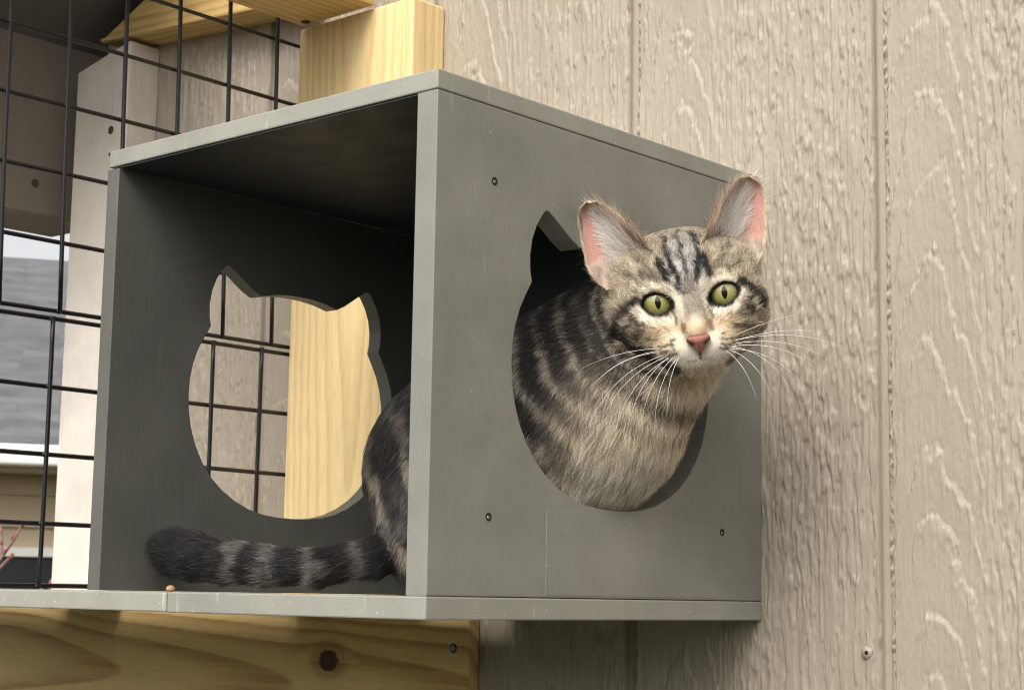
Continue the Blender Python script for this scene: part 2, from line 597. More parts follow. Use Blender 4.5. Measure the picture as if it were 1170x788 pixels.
# ------------------------------------------------------------------ wire mesh panels
def wire_panel(zs_, ys_, z_lo, z_hi, y_lo, y_hi, xv, xh, lean):
    parts = []
    R = 1.75
    wob = random.Random(3)
    for y in ys_:
        zz = np.linspace(z_lo, z_hi, 12)
        k1, k2 = wob.uniform(-.7, .7), wob.uniform(-.5, .5)
        parts.append(tube([(xv + k2 * math.sin(0.02 * z), y + lean * (z - z_lo) + k1 * math.sin(0.016 * z), z) for z in zz], R, 8))
    for z in zs_:
        yy = np.linspace(y_lo, y_hi, 14)
        k1, k2 = wob.uniform(-.6, .6), wob.uniform(-.3, .3)
        parts.append(tube([(xh + k2 * math.sin(0.02 * y), y, z + k1 * math.sin(0.013 * y)) for y in yy], R, 8))
        for y in ys_:                                    # weld beads where the wires cross
            yc = y + lean * (z - z_lo)
            parts.append(tube([((xv + xh) / 2, yc - 2.3, z), ((xv + xh) / 2, yc - 1.0, z), ((xv + xh) / 2, yc + 1.0, z), ((xv + xh) / 2, yc + 2.3, z)], [0.8, 2.0, 2.0, 0.8], 8))
    return join(parts)


pitch = 51.7
yu = [11.5 + pitch * k for k in range(-5, 6)]
yl = [7.0 + 50.6 * k for k in range(-5, 6)]
up = obj('wire_panel', *wire_panel([205 + 52.5 * k for k in range(0, 8)], yu, 203.5, 574, yu[0] - 3, 322, -447.5, -450.5, -0.02), MAT_WIRE,
         None, True)
tag(up, 'upper black wire grid panel, reaching up past the overhead boards', 'wire panel', 'black wire grid panels')
lo_ = obj('wire_panel', *wire_panel([199, 148.4, 97.8, 47.2, 2.2], yl, 0.3, 200.5, yl[0] - 3, 322, -447.5, -450.5, 0.0), MAT_WIRE,
          None, True)
tag(lo_, 'lower black wire grid panel, seen beside and through the cat box', 'wire panel', 'black wire grid panels')

# ------------------------------------------------------------------ yard, neighbour's house, shrub
g = M('lawn_grass')
gn = g.noise(3, 6, 0.65, g.coords())
g.set(Base_Color=g.ramp(gn, [(0.3, (0.035, 0.043, 0.025)), (0.7, (0.065, 0.068, 0.04))]), Roughness=0.9)
N = 90
SHADE_BANK = 2400.0  # unseen rise added to the ground behind the camera, blocks low sky light
gx = np.sign(np.linspace(-1, 1, N)) * np.abs(np.linspace(-1, 1, N)) ** 3 * 300000
GX, GY = np.meshgrid(gx, gx, indexing='ij')
GZ = -1600 + 25 * vnoise(GX / 2500, GY / 2500, 0, 60)
away = np.hypot(GX - 300, GY) * sstep(-0.25, 0.35, (GX * 0.62 - GY * 0.78) / np.maximum(np.hypot(GX, GY), 1))
GZ = GZ + SHADE_BANK * sstep(2600, 9000, away) * (1 + 0.2 * vnoise(GX / 3000, GY / 3000, 0, 62))
q = (np.arange(N - 1)[:, None] * N + np.arange(N - 1)[None]).ravel()
lawn = obj('lawn', np.stack([GX.ravel(), GY.ravel(), GZ.ravel()], 1), np.stack([q, q + N, q + N + 1, q + 1], 1), g.m, None, True)
lawn['kind'] = 'structure'

# neighbour: local frame a (to the right in view), d (away), z
dd = np.array([-0.8405, 0.5418, 0.0])
aa = np.array([0.5418, 0.8405, 0.0])
CAM = np.array([659.78, -681.89, 0.78])


def place(V, dist):
    V = np.asarray(V, float)
    return CAM[None] * [1, 1, 0] + V[:, :1] * aa + (V[:, 1:2] + dist) * dd + V[:, 2:3] * [0, 0, 1.0]


DIST = 9000.0
house = thing('neighbour_house', tuple((CAM + DIST * dd) * [1, 1, 0] + [0, 0, -1600]),
              'beige lap-sided house with a grey shingle roof seen past the white post', 'house')
lap = plain('beige_lap_siding', lin(206, 186, 156), 0.6, 0.05, 2)
parts = []
z = -1600.0
while z < 520:
    parts.append(([(-6000, 0, z), (6000, 0, z), (6000, 34, z + 158), (-6000, 34, z + 158), (-6000, 44, z), (6000, 44, z)],
                  [[0, 1, 2, 3], [4, 5, 1, 0]]))
    z += 158
V, F = join(parts)
obj('wall', place(V, DIST), F, lap, house)
mr = M('grey_roof_shingles')
br = mr.node('ShaderNodeTexBrick')
br.offset = 0.37
for k, v in (('Color1', (*lin(108, 110, 114), 1)), ('Color2', (*lin(146, 146, 146), 1)), ('Mortar', (*lin(116, 117, 121), 1))):
    br.inputs[k].default_value = v
br.inputs['Scale'].default_value = 1.0
br.inputs['Mortar Size'].default_value = 0.011
br.inputs['Brick Width'].default_value = 0.34
br.inputs['Row Height'].default_value = 0.125
br.inputs['Bias'].default_value = 0.0
mr.link(mr.node('ShaderNodeUVMap').outputs[0], br.inputs['Vector'])
pat = mr.ramp(mr.noise(5.5, 3, 0.6, mr.coords((1, 1, 2.5))), [(0.3, tuple(lin(88, 92, 100))), (0.5, tuple(lin(130, 131, 134))), (0.7, tuple(lin(156, 150, 144)))])
mr.set(Base_Color=mr.mix(br.outputs['Color'], pat, 0.4), Roughness=0.9)
hsv = mr.node('ShaderNodeHueSaturation')
hsv.inputs['Value'].default_value = 0.62
mr.link(mr.p.inputs['Base Color'].links[0].from_socket, hsv.inputs['Color'])
mr.set(Base_Color=hsv.outputs[0])
e_z, r_z, depth = 690.0, 2310.0, 3700.0
V = [(-6400, -350, e_z - 60), (6400, -350, e_z - 60), (6400, depth, r_z), (-6400, depth, r_z),
     (-6400, -350, e_z - 90), (6400, -350, e_z - 90), (6400, depth + 3900, e_z - 60), (-6400, depth + 3900, e_z - 60)]
V = np.array(V, float)
V[:4, 2] -= 0
ro = obj('roof', place(V, DIST), [[0, 1, 2, 3], [4, 5, 1, 0], [3, 2, 6, 7], [7, 6, 5, 4]], mr.m, house)
uv = ro.data.uv_layers.new(name='UVMap')
U2 = {i: (V[i][0] / 1000, np.hypot(V[i][1], V[i][2] - e_z) / 1000 if i not in (0, 1, 4, 5) else 0.0) for i in range(8)}
for lp in ro.data.loops:
    uv.data[lp.index].uv = U2[lp.vertex_index]
white = plain('white_trim', lin(236, 232, 224), 0.5, 0.04, 5)
obj('gutter', place(box(-6400, 6400, -470, -352, 570, 668, 12)[0], DIST), box(-6400, 6400, -470, -352, 570, 668, 12)[1], white, house)
obj('soffit', place(box(-6400, 6400, -350, -2, 556, 588, 0)[0], DIST), box(-6400, 6400, -350, -2, 556, 588, 0)[1],
    plain('cream_soffit', lin(190, 172, 146), 0.6, 0.04, 5), house)
wx0, wx1 = -900, 700
win = obj('window', place(box(wx0, wx1, -18, 10, -1000, 150, 0)[0], DIST), box(wx0, wx1, -18, 10, -1000, 150, 0)[1],
          plain('dark_glass', (0.03, 0.033, 0.037), 0.15, 0.2, 1), house)
fr = join([box(wx0 - 90, wx1 + 90, -40, 12, 150, 196, 4), box(wx0 - 90, wx0, -40, 12, -1000, 149, 4), box(wx1, wx1 + 90, -40, 12, -1000, 149, 4),
           box(wx0 - 90, wx1 + 90, -50, 12, -1090, -1001, 4)])
obj('frame', place(fr[0], DIST), fr[1], white, win)

# shrub with reddish buds between the houses
shrub_at = CAM * [1, 1, 0] + 3600 * np.array([-0.836, 0.549, 0]) + [0, 0, -1600]
shrub = thing('budding_shrub', tuple(shrub_at), 'bare shrub with reddish brown twigs and buds in front of the dark window', 'shrub')
rr = random.Random(4)
twigs, buds = [], []


def grow(p, d, L, r, depth_):
    p, d = np.array(p, float), np.array(d, float)
    path = [p]
    for i in range(5):
        d = d + np.array([rr.gauss(0, .12), rr.gauss(0, .12), rr.gauss(0.03, .08)])
        d /= np.linalg.norm(d)
        p = p + d * L / 5
        path.append(p)
        if depth_ >= 2 and i >= 2:
            buds.append((p + np.array([rr.gauss(0, 4), rr.gauss(0, 4), 4]), rr.uniform(3, 6.5)))
    twigs.append(tube(path, np.linspace(r, r * 0.6, 6), 6))
    if depth_ < 4:
        for k in range(3 if depth_ < 2 else 2):
            nd = d + np.array([rr.gauss(0, .5), rr.gauss(0, .5), rr.gauss(0.15, .3)])
            grow(path[rr.randint(3, 5)], nd, L * rr.uniform(.5, .75), r * 0.68, depth_ + 1)
    else:
        buds.append((p, rr.uniform(4, 7)))


for k in range(8):
    a = k * 2 * math.pi / 8 + 0.4
    grow(shrub_at + np.array([50 * math.cos(a), 50 * math.sin(a), 0]), (0.16 * math.cos(a), 0.16 * math.sin(a), 1), 760, 17, 0)
V, F = join(twigs)
zsc = 1790.0 / (np.array(V)[:, 2].max() + 1600)
fixz = lambda P: np.stack([P[:, 0], P[:, 1], (P[:, 2] + 1600) * zsc - 1600], 1)
obj('branches', fixz(np.array(V)), F, plain('reddish_twig_bark', lin(128, 96, 88), 0.7, 0.25, 60), shrub, True)
bp = []
for c0, r0 in buds:
    bm = bmesh.new()
    bmesh.ops.create_icosphere(bm, subdivisions=1, radius=1)
    bm.verts.index_update()
    bp.append(([(c0[0] + v.co.x * r0 * .8, c0[1] + v.co.y * r0 * .8, c0[2] + v.co.z * r0 * 1.3) for v in bm.verts],
               [[v.index for v in f.verts] for f in bm.faces]))
    bm.free()
V, F = join(bp)
obj('buds', fixz(np.array(V)), F, plain('red_buds', lin(140, 82, 74), 0.6, 0.3, 80), shrub, True)

# a dropped piece of cat food at the edge of the shelf
kb = bmesh.new()
bmesh.ops.create_icosphere(kb, subdivisions=2, radius=1)
V = [(-231 + v.co.x * 2.9 * (1 + .15 * math.sin(9 * v.co.z)), 9 + v.co.y * 3.2, 1.6 + v.co.z * 2.2) for v in kb.verts]
kb.verts.index_update()
F = [[v.index for v in f.verts] for f in kb.faces]
kb.free()
crumb = obj('food_crumb', V, F, plain('tan_kibble', lin(170, 132, 100), 0.7, 0.2, 400), None, True)
tag(crumb, 'tiny tan food crumb on the shelf edge below the tail', 'crumb')
# ------------------------------------------------------------------ the cat
# head frame: origin midway between the eyes, u across the face, v up the face, w out of the face (towards where it looks)
EYE_MID = np.array([68.6, 144.9, 174.6])
Az = CAM - EYE_MID
Az /= np.linalg.norm(Az)
r0 = np.array([0.751469248788561, 0.6595632747243934, 0.016439426997015782])
r0 = r0 - Az * (r0 @ Az)
r0 /= np.linalg.norm(r0)
u0 = np.cross(Az, r0)
ct, st_ = math.cos(math.radians(8)), math.sin(math.radians(8))
Ax = r0 * ct + u0 * st_
Ay = -r0 * st_ + u0 * ct
HB = np.stack([Ax, Ay, Az])                      # rows: head axes
to_local = lambda P: (np.asarray(P) - EYE_MID) @ HB.T
to_world = lambda L: EYE_MID + np.asarray(L) @ HB
HEAD_C = to_world([0, -2, -38])

cat = thing('cat', (-40, 140, 0), 'grey-brown tabby cat with green eyes leaning its head and chest out of the cat-head opening', 'cat')


def smin(a, b, k):
    h = np.clip(0.5 + 0.5 * (b - a) / k, 0, 1)
    return b * (1 - h) + a * h - k * h * (1 - h)


def ell(P, c, r):
    q = (P - np.array(c)) / np.array(r)
    k0 = np.linalg.norm(q, axis=-1)
    k1 = np.linalg.norm(q / np.array(r), axis=-1)
    return k0 * (k0 - 1) / np.maximum(k1, 1e-6)


def cap(P, a, b, ra, rb):
    a, b = np.array(a, float), np.array(b, float)
    ab = b - a
    t = np.clip(((P - a) @ ab) / (ab @ ab), 0, 1)
    return np.linalg.norm(P - a - t[..., None] * ab, axis=-1) - (ra + (rb - ra) * t)


TAIL = np.array([(-108, 114, 40), (-124, 86, 24), (-148, 58, 16.5), (-180, 43, 17), (-212, 37, 19.5), (-240, 34.5, 22.5), (-260, 34, 25), (-271, 34.5, 27)], float)
TAIL_R = [15, 11.5, 10.0, 11.0, 12.6, 13.6, 13.2, 9.5]
EYES = [(-19.2, -0.6, -16), (20.2, 0.0, 16)]


def eye_metric(L, i):
    """1 on the edge of the lids of eye i"""
    cu, cv, tilt = EYES[i]
    a = math.radians(tilt)
    du, dv = L[..., 0] - cu, L[..., 1] - cv
    p = du * math.cos(a) + dv * math.sin(a)
    q = -du * math.sin(a) + dv * math.cos(a)
    return np.sqrt((p / 8.45) ** 2 + (q / (np.where(q > 0, 5.6, 6.3) - 0.012 * np.minimum(p * p, 90))) ** 2)


def head_sdf(L):
    Q = L.copy()
    Q[..., 0] = Q[..., 0] - 0.07 * Q[..., 2]
    A = Q.copy()
    A[..., 0] = np.abs(A[..., 0])
    d = ell(A, (0, 8, -44), (44, 35, 42))
    d = smin(d, ell(A, (24, 15, -44), (21, 14, 26)), 9)
    d = smin(d, ell(A, (0, 18, -26), (29, 19, 20)), 8)
    d = smin(d, ell(A, (25, -11, -32), (22, 22, 24)), 9)
    d = smin(d, ell(A, (0, -24, -20), (35, 19, 25)), 9)
    d = smin(d, ell(A, (20, -15, -10), (14, 10, 12)), 8)
    d = smin(d, cap(A, (0, 8, -9), (0, -19, 9.6), 10.0, 6.6), 6)
    d = smin(d, ell(A, (9.5, -28.5, 2.0), (13, 8.4, 10)), 5)
    d = smin(d, ell(A, (0, -35.6, -5), (20, 8, 12)), 9)
    d = smin(d, ell(A, (19, 9.5, -15), (13, 5, 11)), 5)
    for i in (0, 1):
        cu, cv, _ = EYES[i]
        d = smin(d, ell(L, (cu, cv, -15.5), (13.5, 11.6, 13.0)), 5)
    for i in (0, 1):
        m = (eye_metric(L, i) - 1) * 6.5
        hole = np.maximum(m, -(L[..., 2] + 20))
        d = -smin(-d, hole, 1.5)
    # mouth groove
    return d


def cat_sdf(P):
    L = to_local(P)
    d = head_sdf(L)
    b = cap(P, to_world([0, -10, -58]), (-10, 175, 121), 33, 44)
    b = smin(b, cap(P, to_world([-3, 12, -72]), (-58, 162, 138), 29, 40), 14)
    b = smin(b, ell(P, (-10, 174, 112), (35, 47, 48)), 14)
    b = smin(b, ell(P, (-36, 163, 108), (46, 57, 60)), 16)
    b = smin(b, cap(P, (-40, 160, 112), (-100, 152, 92), 56, 58), 16)
    b = smin(b, ell(P, (-118, 150, 80), (62, 60, 63)), 12)
    b = smin(b, ell(P, (-96, 108, 42), (46, 27, 40)), 12)
    b = smin(b, cap(P, (-80, 96, 14), (-40, 92, 9), 13, 9), 8)
    for y in (142, 186):
        b = smin(b, cap(P, (-30, y, 70), (-32, y - 2, 16), 19, 12), 12)
        b = smin(b, ell(P, (-27, y - 2, 9), (16, 12, 9)), 6)
    for i in range(len(TAIL) - 1):
        b = smin(b, cap(P, TAIL[i], TAIL[i + 1], TAIL_R[i], TAIL_R[i + 1]), 4)
    return smin(d, b, 12)


def surface_nets(f, lo, hi, h):
    ax = [np.arange(lo[k], hi[k] + h, h) for k in range(3)]
    n = [len(a) for a in ax]
    D_ = np.zeros(n, np.float32)
    for i0 in range(0, n[0], 16):
        G = np.stack(np.meshgrid(ax[0][i0:i0 + 16], ax[1], ax[2], indexing='ij'), -1)
        D_[i0:i0 + 16] = f(G)
    sgn = D_ < 0
    c = [slice(None, -1), slice(1, None)]
    cnt = np.zeros([k - 1 for k in n], int)
    acc = np.zeros([k - 1 for k in n] + [3])
    wt = np.zeros([k - 1 for k in n])
    for a in (0, 1):
        for b in (0, 1):
            for e in (0, 1):
                cnt += sgn[c[a], c[b], c[e]]
    act = (cnt > 0) & (cnt < 8)
    for k in range(3):
        o1, o2 = [q for q in range(3) if q != k]
        for a in (0, 1):
            for b in (0, 1):
                s0, s1 = [None] * 3, [None] * 3
                s0[k], s1[k] = c[0], c[1]
                s0[o1] = s1[o1] = c[a]
                s0[o2] = s1[o2] = c[b]
                d0, d1 = D_[tuple(s0)], D_[tuple(s1)]
                x = (d0 < 0) != (d1 < 0)
                t = np.where(x, d0 / np.where(x, d0 - d1, 1), 0)
                w = x.astype(float)
                off = np.zeros(3)
                off[o1], off[o2] = a, b
                acc[..., k] += w * t
                acc[..., o1] += w * a
                acc[..., o2] += w * b
                wt += w
    idx = -np.ones(act.shape, int)
    ids = np.argwhere(act)
    idx[act] = np.arange(len(ids))
    V_ = (ids + acc[act] / wt[act][:, None]) * h + np.array(lo)
    Fs = []
    for k in range(3):
        o1, o2 = (k + 1) % 3, (k + 2) % 3
        s0, s1 = [slice(None)] * 3, [slice(None)] * 3
        s0[k], s1[k] = c[0], c[1]
        x = sgn[tuple(s0)] != sgn[tuple(s1)]
        flip = sgn[tuple(s0)]
        p = np.argwhere(x)
        ok = (p[:, o1] > 0) & (p[:, o2] > 0) & (p[:, o1] < n[o1] - 1) & (p[:, o2] < n[o2] - 1)
        p = p[ok]
        fl = flip[tuple(p.T)]
        e1, e2 = np.eye(3, dtype=int)[o1], np.eye(3, dtype=int)[o2]
        g = lambda q: idx[tuple(q.T)]
        quad = np.stack([g(p - e1 - e2), g(p - e2), g(p), g(p - e1)], 1)
        quad[~fl] = quad[~fl][:, ::-1]
        Fs.append(quad)
    return V_, np.concatenate(Fs)


BV, BF = surface_nets(cat_sdf, (-292, 14, -1), (116, 262, 232), 1.9)
eps = 0.6
BN = np.stack([cat_sdf(BV + np.eye(3)[k] * eps) - cat_sdf(BV - np.eye(3)[k] * eps) for k in range(3)], 1)
BN /= np.linalg.norm(BN, axis=1)[:, None]

# ---- coat pattern: a property of the place on the body
BLACK = np.array([0.012, 0.011, 0.011])
GREYD = lin(92, 82, 74)
GRIZ = lin(228, 210, 180)
SILV = lin(220, 213, 203)
TAN = lin(230, 210, 180)
CREAM = lin(248, 234, 210)
WHITE_ = lin(252, 246, 238)
PEACH = lin(244, 208, 168)


def seg_dist(L, pts):
    p = np.array(pts, float)
    best = np.full(L.shape[0], 1e9)
    for a, b in zip(p[:-1], p[1:]):
        ab = b - a
        t = np.clip(((L[:, :2] - a) @ ab) / max(ab @ ab, 1e-6), 0, 1)
        best = np.minimum(best, np.linalg.norm(L[:, :2] - a - t[:, None] * ab, axis=1))
    return best


def over(c, col, a):
    a = np.clip(a, 0, 1)[:, None]
    return c * (1 - a) + col * a


def stroke(L, pts, w, soft=0.8, jit=None):
    d = seg_dist(L, pts)
    if jit is not None:
        d = d + jit
    return 1 - sstep(w - soft, w + soft, d)


def blob(L, c, r, soft=0.4):
    d = np.sqrt(((L[:, 0] - c[0]) / r[0]) ** 2 + ((L[:, 1] - c[1]) / r[1]) ** 2)
    return 1 - sstep(1 - soft, 1 + soft, d)


def head_coat(L):
    u, v, w = L.T
    n1 = fbm(u / 6, v / 6, w / 6, 71, 3)
    n2 = fbm(u / 2.2, v / 2.2, w / 2.2, 72, 2)
    jit = 0.7 * n1 + 0.7 * n2
    c = np.tile(GRIZ, (len(L), 1))
    c = over(c, GREYD, 0.20 + 0.45 * n2 + 0.12 * n1)
    # silver forehead centre
    c = over(c, SILV * (0.88 + 0.35 * n2[:, None]), blob(L, (0, 18), (12, 22), 0.3))
    c = over(c, GREYD * 0.8, 0.35 * blob(L, (0, 36), (26, 10), 0.5))
    # mottled cheeks
    mot = sstep(-0.05, 0.4, fbm(u / 5, v / 3.2, w / 6, 73, 2))
    c = over(c, GREYD * 0.7, 0.95 * mot * blob(L, (-36, -14), (17, 11), 0.4))
    c = over(c, GREYD * 0.7, 0.95 * mot * blob(L, (33, -13), (16, 12), 0.4))
    c = over(c, GREYD * 0.6, 0.6 * blob(L, (-32, -13), (10, 5.5), 0.5))
    c = over(c, GREYD * 0.6, 0.6 * blob(L, (31, -11), (9, 6), 0.5))
    # cream around the eyes
    for pts, wd_ in (([(-9.1, 12.5), (-7.4, 5.2), (-6.1, -2.2), (-7.4, -8.6)], 2.6), ([(9.6, 11.5), (9.2, 3.6), (9.7, -4.3), (10.8, -8.4)], 2.1),
                     ([(-33.0, -1.2), (-29.4, -7.0), (-21.6, -11.0), (-13.4, -12.0)], 2.9), ([(14.5, -9.4), (23.1, -9.0), (29.6, -4.7), (32.6, 0.0)], 2.6),
                     ([(-27.3, 9.6), (-20.6, 10.8), (-13.4, 9.7)], 1.9), ([(15.3, 9.2), (22.4, 9.6), (28.0, 7.8)], 1.7)):
        c = over(c, CREAM, 0.95 * stroke(L, pts, wd_, 1.3, jit * 0.6))
    c = over(c, PEACH * 0.95, 0.55 * blob(L, (-18, -17), (14, 5), 0.5))
    c = over(c, PEACH * 0.95, 0.5 * blob(L, (19, -16), (11, 4.5), 0.5))
    # bridge of the nose
    c = over(c, lin(178, 160, 138) * (1 + 0.3 * n2[:, None]), 0.8 * blob(L, (1.4, -4), (5.5, 14), 0.3))
    c = over(c, lin(150, 140, 126) * (1 + 0.4 * n2[:, None]), 0.75 * blob(L, (0.6, 2), (5.0, 15), 0.35))
    c = over(c, PEACH, 0.85 * blob(L, (2.2, -18.0), (7.0, 5.5), 0.4))
    c = over(c, CREAM, 0.5 * blob(L, (2.2, -12.5), (3.5, 3.5), 0.5))
    # muzzle and chin
    c = over(c, CREAM * 0.86, blob(L, (-10, -28.5), (14.5, 9), 0.35))
    c = over(c, CREAM * 0.86, blob(L, (13.0, -28.0), (11.5, 8.5), 0.3))
    c = over(c, CREAM, blob(L, (-5.5, -31.5), (8, 5.5), 0.4))
    c = over(c, CREAM, blob(L, (8.5, -31), (7, 5.5), 0.4))
    c = over(c, lin(250, 238, 222), blob(L, (0.5, -40.5), (23, 8), 0.4))
    # tan cheeks beside the muzzle
    c = over(c, lin(226, 200, 164), 0.75 * blob(L, (-25, -23), (11, 6), 0.5))
    c = over(c, lin(226, 200, 164), 0.75 * blob(L, (24, -23), (10, 6), 0.5))
    c = over(c, lin(226, 204, 172), 0.85 * blob(L, (1, -49), (30, 9), 0.5))
    # dark marks
    dk = lambda pts, wd_, s, so=0.8: stroke(L, pts, wd_, so, jit) * s
    B = BLACK
    c = over(c, B, dk([(-10.4, 38.4), (-10.4, 28.5), (-8.3, 21.1), (-5.4, 13.6), (-5.0, 6.6)], 1.5, .97))
    c = over(c, B, dk([(-1.9, 40.4), (-1.5, 30.4), (-0.2, 22.3), (0.2, 16.4)], 1.2, .85))
    c = over(c, B, dk([(6.9, 38.0), (9.0, 25.8), (7.6, 18.1), (5.4, 10.3)], 1.7, .97))
    c = over(c, B, dk([(-15.2, 25), (-13.7, 20.3), (-12.5, 17.0), (-11.9, 13.4)], 2.4, .97))
    c = over(c, B, dk([(11.2, 25), (11.8, 20.3), (13.2, 16.5), (13.7, 13.4)], 2.2, .97))
    c = over(c, GREYD * .7, dk([(-26.1, 18.9), (-21.7, 16.2), (-18.1, 14.5)], 2.2, .7, 1.5))
    c = over(c, GREYD * .7, dk([(17.8, 16.8), (21.9, 17.4), (26, 15)], 2.0, .6, 1.5))
    c = over(c, B, dk([(-31.3, 3.4), (-35.5, 1.4), (-41.7, -3.2), (-46.4, -8.6), (-49.0, -16.1)], 2.6, .96, 1.2))
    c = over(c, B, dk([(31.7, 6.4), (36, 3.2), (40.6, -2.4), (44.0, -8.3)], 2.5, .96, 1.2))
    c = over(c, B, dk([(-52, -8), (-44.2, -17.6), (-37.8, -25.4), (-27.6, -32.1), (-17.2, -37.7), (-12.3, -41.4)], 2.6, .9, 1.3))
    c = over(c, B, dk([(-41.3, -23.4), (-31.6, -26.3), (-25.1, -28.4)], 1.6, .9, .8))
    c = over(c, B, dk([(-47, -12.5), (-36.6, -17.9), (-27.0, -20.4)], 1.2, .55, 1))
    c = over(c, B, dk([(24.2, -19.2), (32.6, -20.8), (42.1, -23.4)], 1.4, .7, 1))
    c = over(c, B, dk([(26.3, -27.6), (33.2, -27.2), (41.2, -29.6)], 1.6, .75, 1))
    c = over(c, B, dk([(44, -30), (34, -35.5), (24, -37.5), (17, -40)], 1.8, .8, 1.2))
    c = over(c, lin(120, 92, 70), dk([(-5.6, -15.2), (-5.9, -18.6)], 1.6, .75, .9))
    c = over(c, lin(96, 76, 62), dk([(10.2, -15.0), (10.4, -19.0)], 1.5, .8, .9))
    c = over(c, lin(70, 52, 44), dk([(-10.9, -6.2), (-9.3, -10.0), (-9.9, -14.3)], 0.9, .75, .6))
    c = over(c, lin(80, 60, 50), dk([(11.6, -5.5), (11.2, -8.8), (11.8, -12.8)], 0.8, .7, .6))
    for pts, wd_ in (([(-20, 19), (-25, 26), (-31, 31)], 1.3), ([(-27, 13), (-35, 20), (-41, 24)], 1.3), ([(19, 20), (24, 27), (28, 31)], 1.3),
                     ([(26, 14), (33, 20), (38, 23)], 1.2), ([(-34, -7), (-40, -12), (-45, -19)], 1.4), ([(-30, -15), (-38, -20), (-44, -26)], 1.2),
                     ([(30, -6), (36, -11), (41, -18)], 1.4)):
        c = over(c, GREYD * 0.35, dk(pts, wd_ * 0.8, .6, 0.9))
    # rows of whisker spots
    for pts in ([(-11.7, -22.6), (-14.4, -23.2)], [(-13.6, -25.4), (-17.5, -25.9), (-22.0, -26.3)], [(-12.8, -27.9), (-17.0, -28.6), (-21.8, -29.4)],
                [(-11.4, -30.6), (-15.6, -31.6), (-19.4, -32.4)], [(16.0, -22.6), (17.6, -22.9)], [(15.3, -25.6), (19.4, -26.2), (23.6, -27.2)],
                [(14.8, -28.4), (18.8, -29.2), (23.0, -30.0)], [(14.0, -31.0), (18.0, -32.2)]):
        c = over(c, lin(92, 66, 50), stroke(L, pts, 0.8, 0.5, 0.25 * n2) * 0.9)
    # mouth line
    c = over(c, lin(70, 44, 38), stroke(L, [(1.7, -31.0), (1.5, -35.4)], 0.8, .4) * .9)
    c = over(c, lin(86, 60, 50), stroke(L, [(-5.5, -36.4), (-2.5, -36.6), (1.4, -35.7), (5.0, -36.3), (8, -36.0)], 0.6, .6) * .5)
    for i in (0, 1):
        m = eye_metric(L, i)
        c = over(c, BLACK, (1 - sstep(1.20, 1.30, m)) * (w > -25))
    return c


def body_coat(P, N_):
    q = np.linalg.norm(P - HEAD_C, axis=1)
    warp = 4.2 * fbm(P[:, 0] / 28, P[:, 1] / 28, P[:, 2] / 28, 81, 2) + 1.8 * fbm(P[:, 0] / 7, P[:, 1] / 7, P[:, 2] / 7, 82, 2)
    per = 9.0 + 0.035 * np.clip(q - 60, 0, 200)
    ph = (q + warp) / per
    s = 0.5 + 0.5 * np.cos(2 * math.pi * ph)
    front = sstep(0.10, 0.78, N_ @ np.array([0.93, 0.25, -0.28]))
    up = sstep(0.0, 0.8, N_[:, 2])
    dark = sstep(0.11, 0.38, s + 0.2 * up)
    n2 = fbm(P[:, 0] / 3, P[:, 1] / 3, P[:, 2] / 3, 83, 2)
    c = np.tile(lin(184, 173, 154), (len(P), 1))
    c = over(c, GREYD, 0.25 + 0.45 * n2)
    c = over(c, TAN * (1.22 + 0.26 * n2[:, None]), 0.92 * front)
    low = sstep(96, 62, P[:, 2]) * front
    c = over(c, lin(218, 208, 194), 0.85 * low)
    a = dark * (1 - 0.86 * front)
    blk = sstep(0.1, 0.45, fbm(P[:, 0] / 11, P[:, 1] / 11, P[:, 2] / 14, 84, 2)) * sstep(0.75, 0.3, front) * sstep(125, 95, P[:, 2])
    a = np.maximum(a, 0.85 * blk)
    # collar under the chin
    ring = np.exp(-((q + 0.5 * warp - 71) / 5.0) ** 2)
    ring2 = np.exp(-((q + 0.8 * warp - 87) / 3.4) ** 2) * sstep(-0.35, 0.25, n2 + 0.4)
    a = np.maximum(a, np.maximum(0.9 * ring, 0.55 * ring2))
    c = over(c, BLACK, 0.96 * a)
    c = over(c, BLACK, 0.75 * sstep(0.55, 0.95, N_[:, 2]) * (P[:, 0] < 10))
    c = over(c, BLACK, 0.8 * sstep(-55, -80, P[:, 0]) * sstep(62, 88, P[:, 2] + 10 * n2))
    return c


def tail_param(P):
    best, tp = np.full(len(P), 1e9), np.zeros(len(P))
    tang = np.zeros((len(P), 3))
    acc = 0.0
    for i in range(len(TAIL) - 1):
        a, b = TAIL[i], TAIL[i + 1]
        ab = b - a
        L_ = np.linalg.norm(ab)
        t = np.clip(((P - a) @ ab) / L_ ** 2, 0, 1)
        d = np.linalg.norm(P - a - t[:, None] * ab, axis=1) - (TAIL_R[i] + (TAIL_R[i + 1] - TAIL_R[i]) * t)
        m = d < best
        best[m], tp[m] = d[m], acc + t[m] * L_
        tang[m] = ab / L_
        acc += L_
    return best, tp, tang, acc


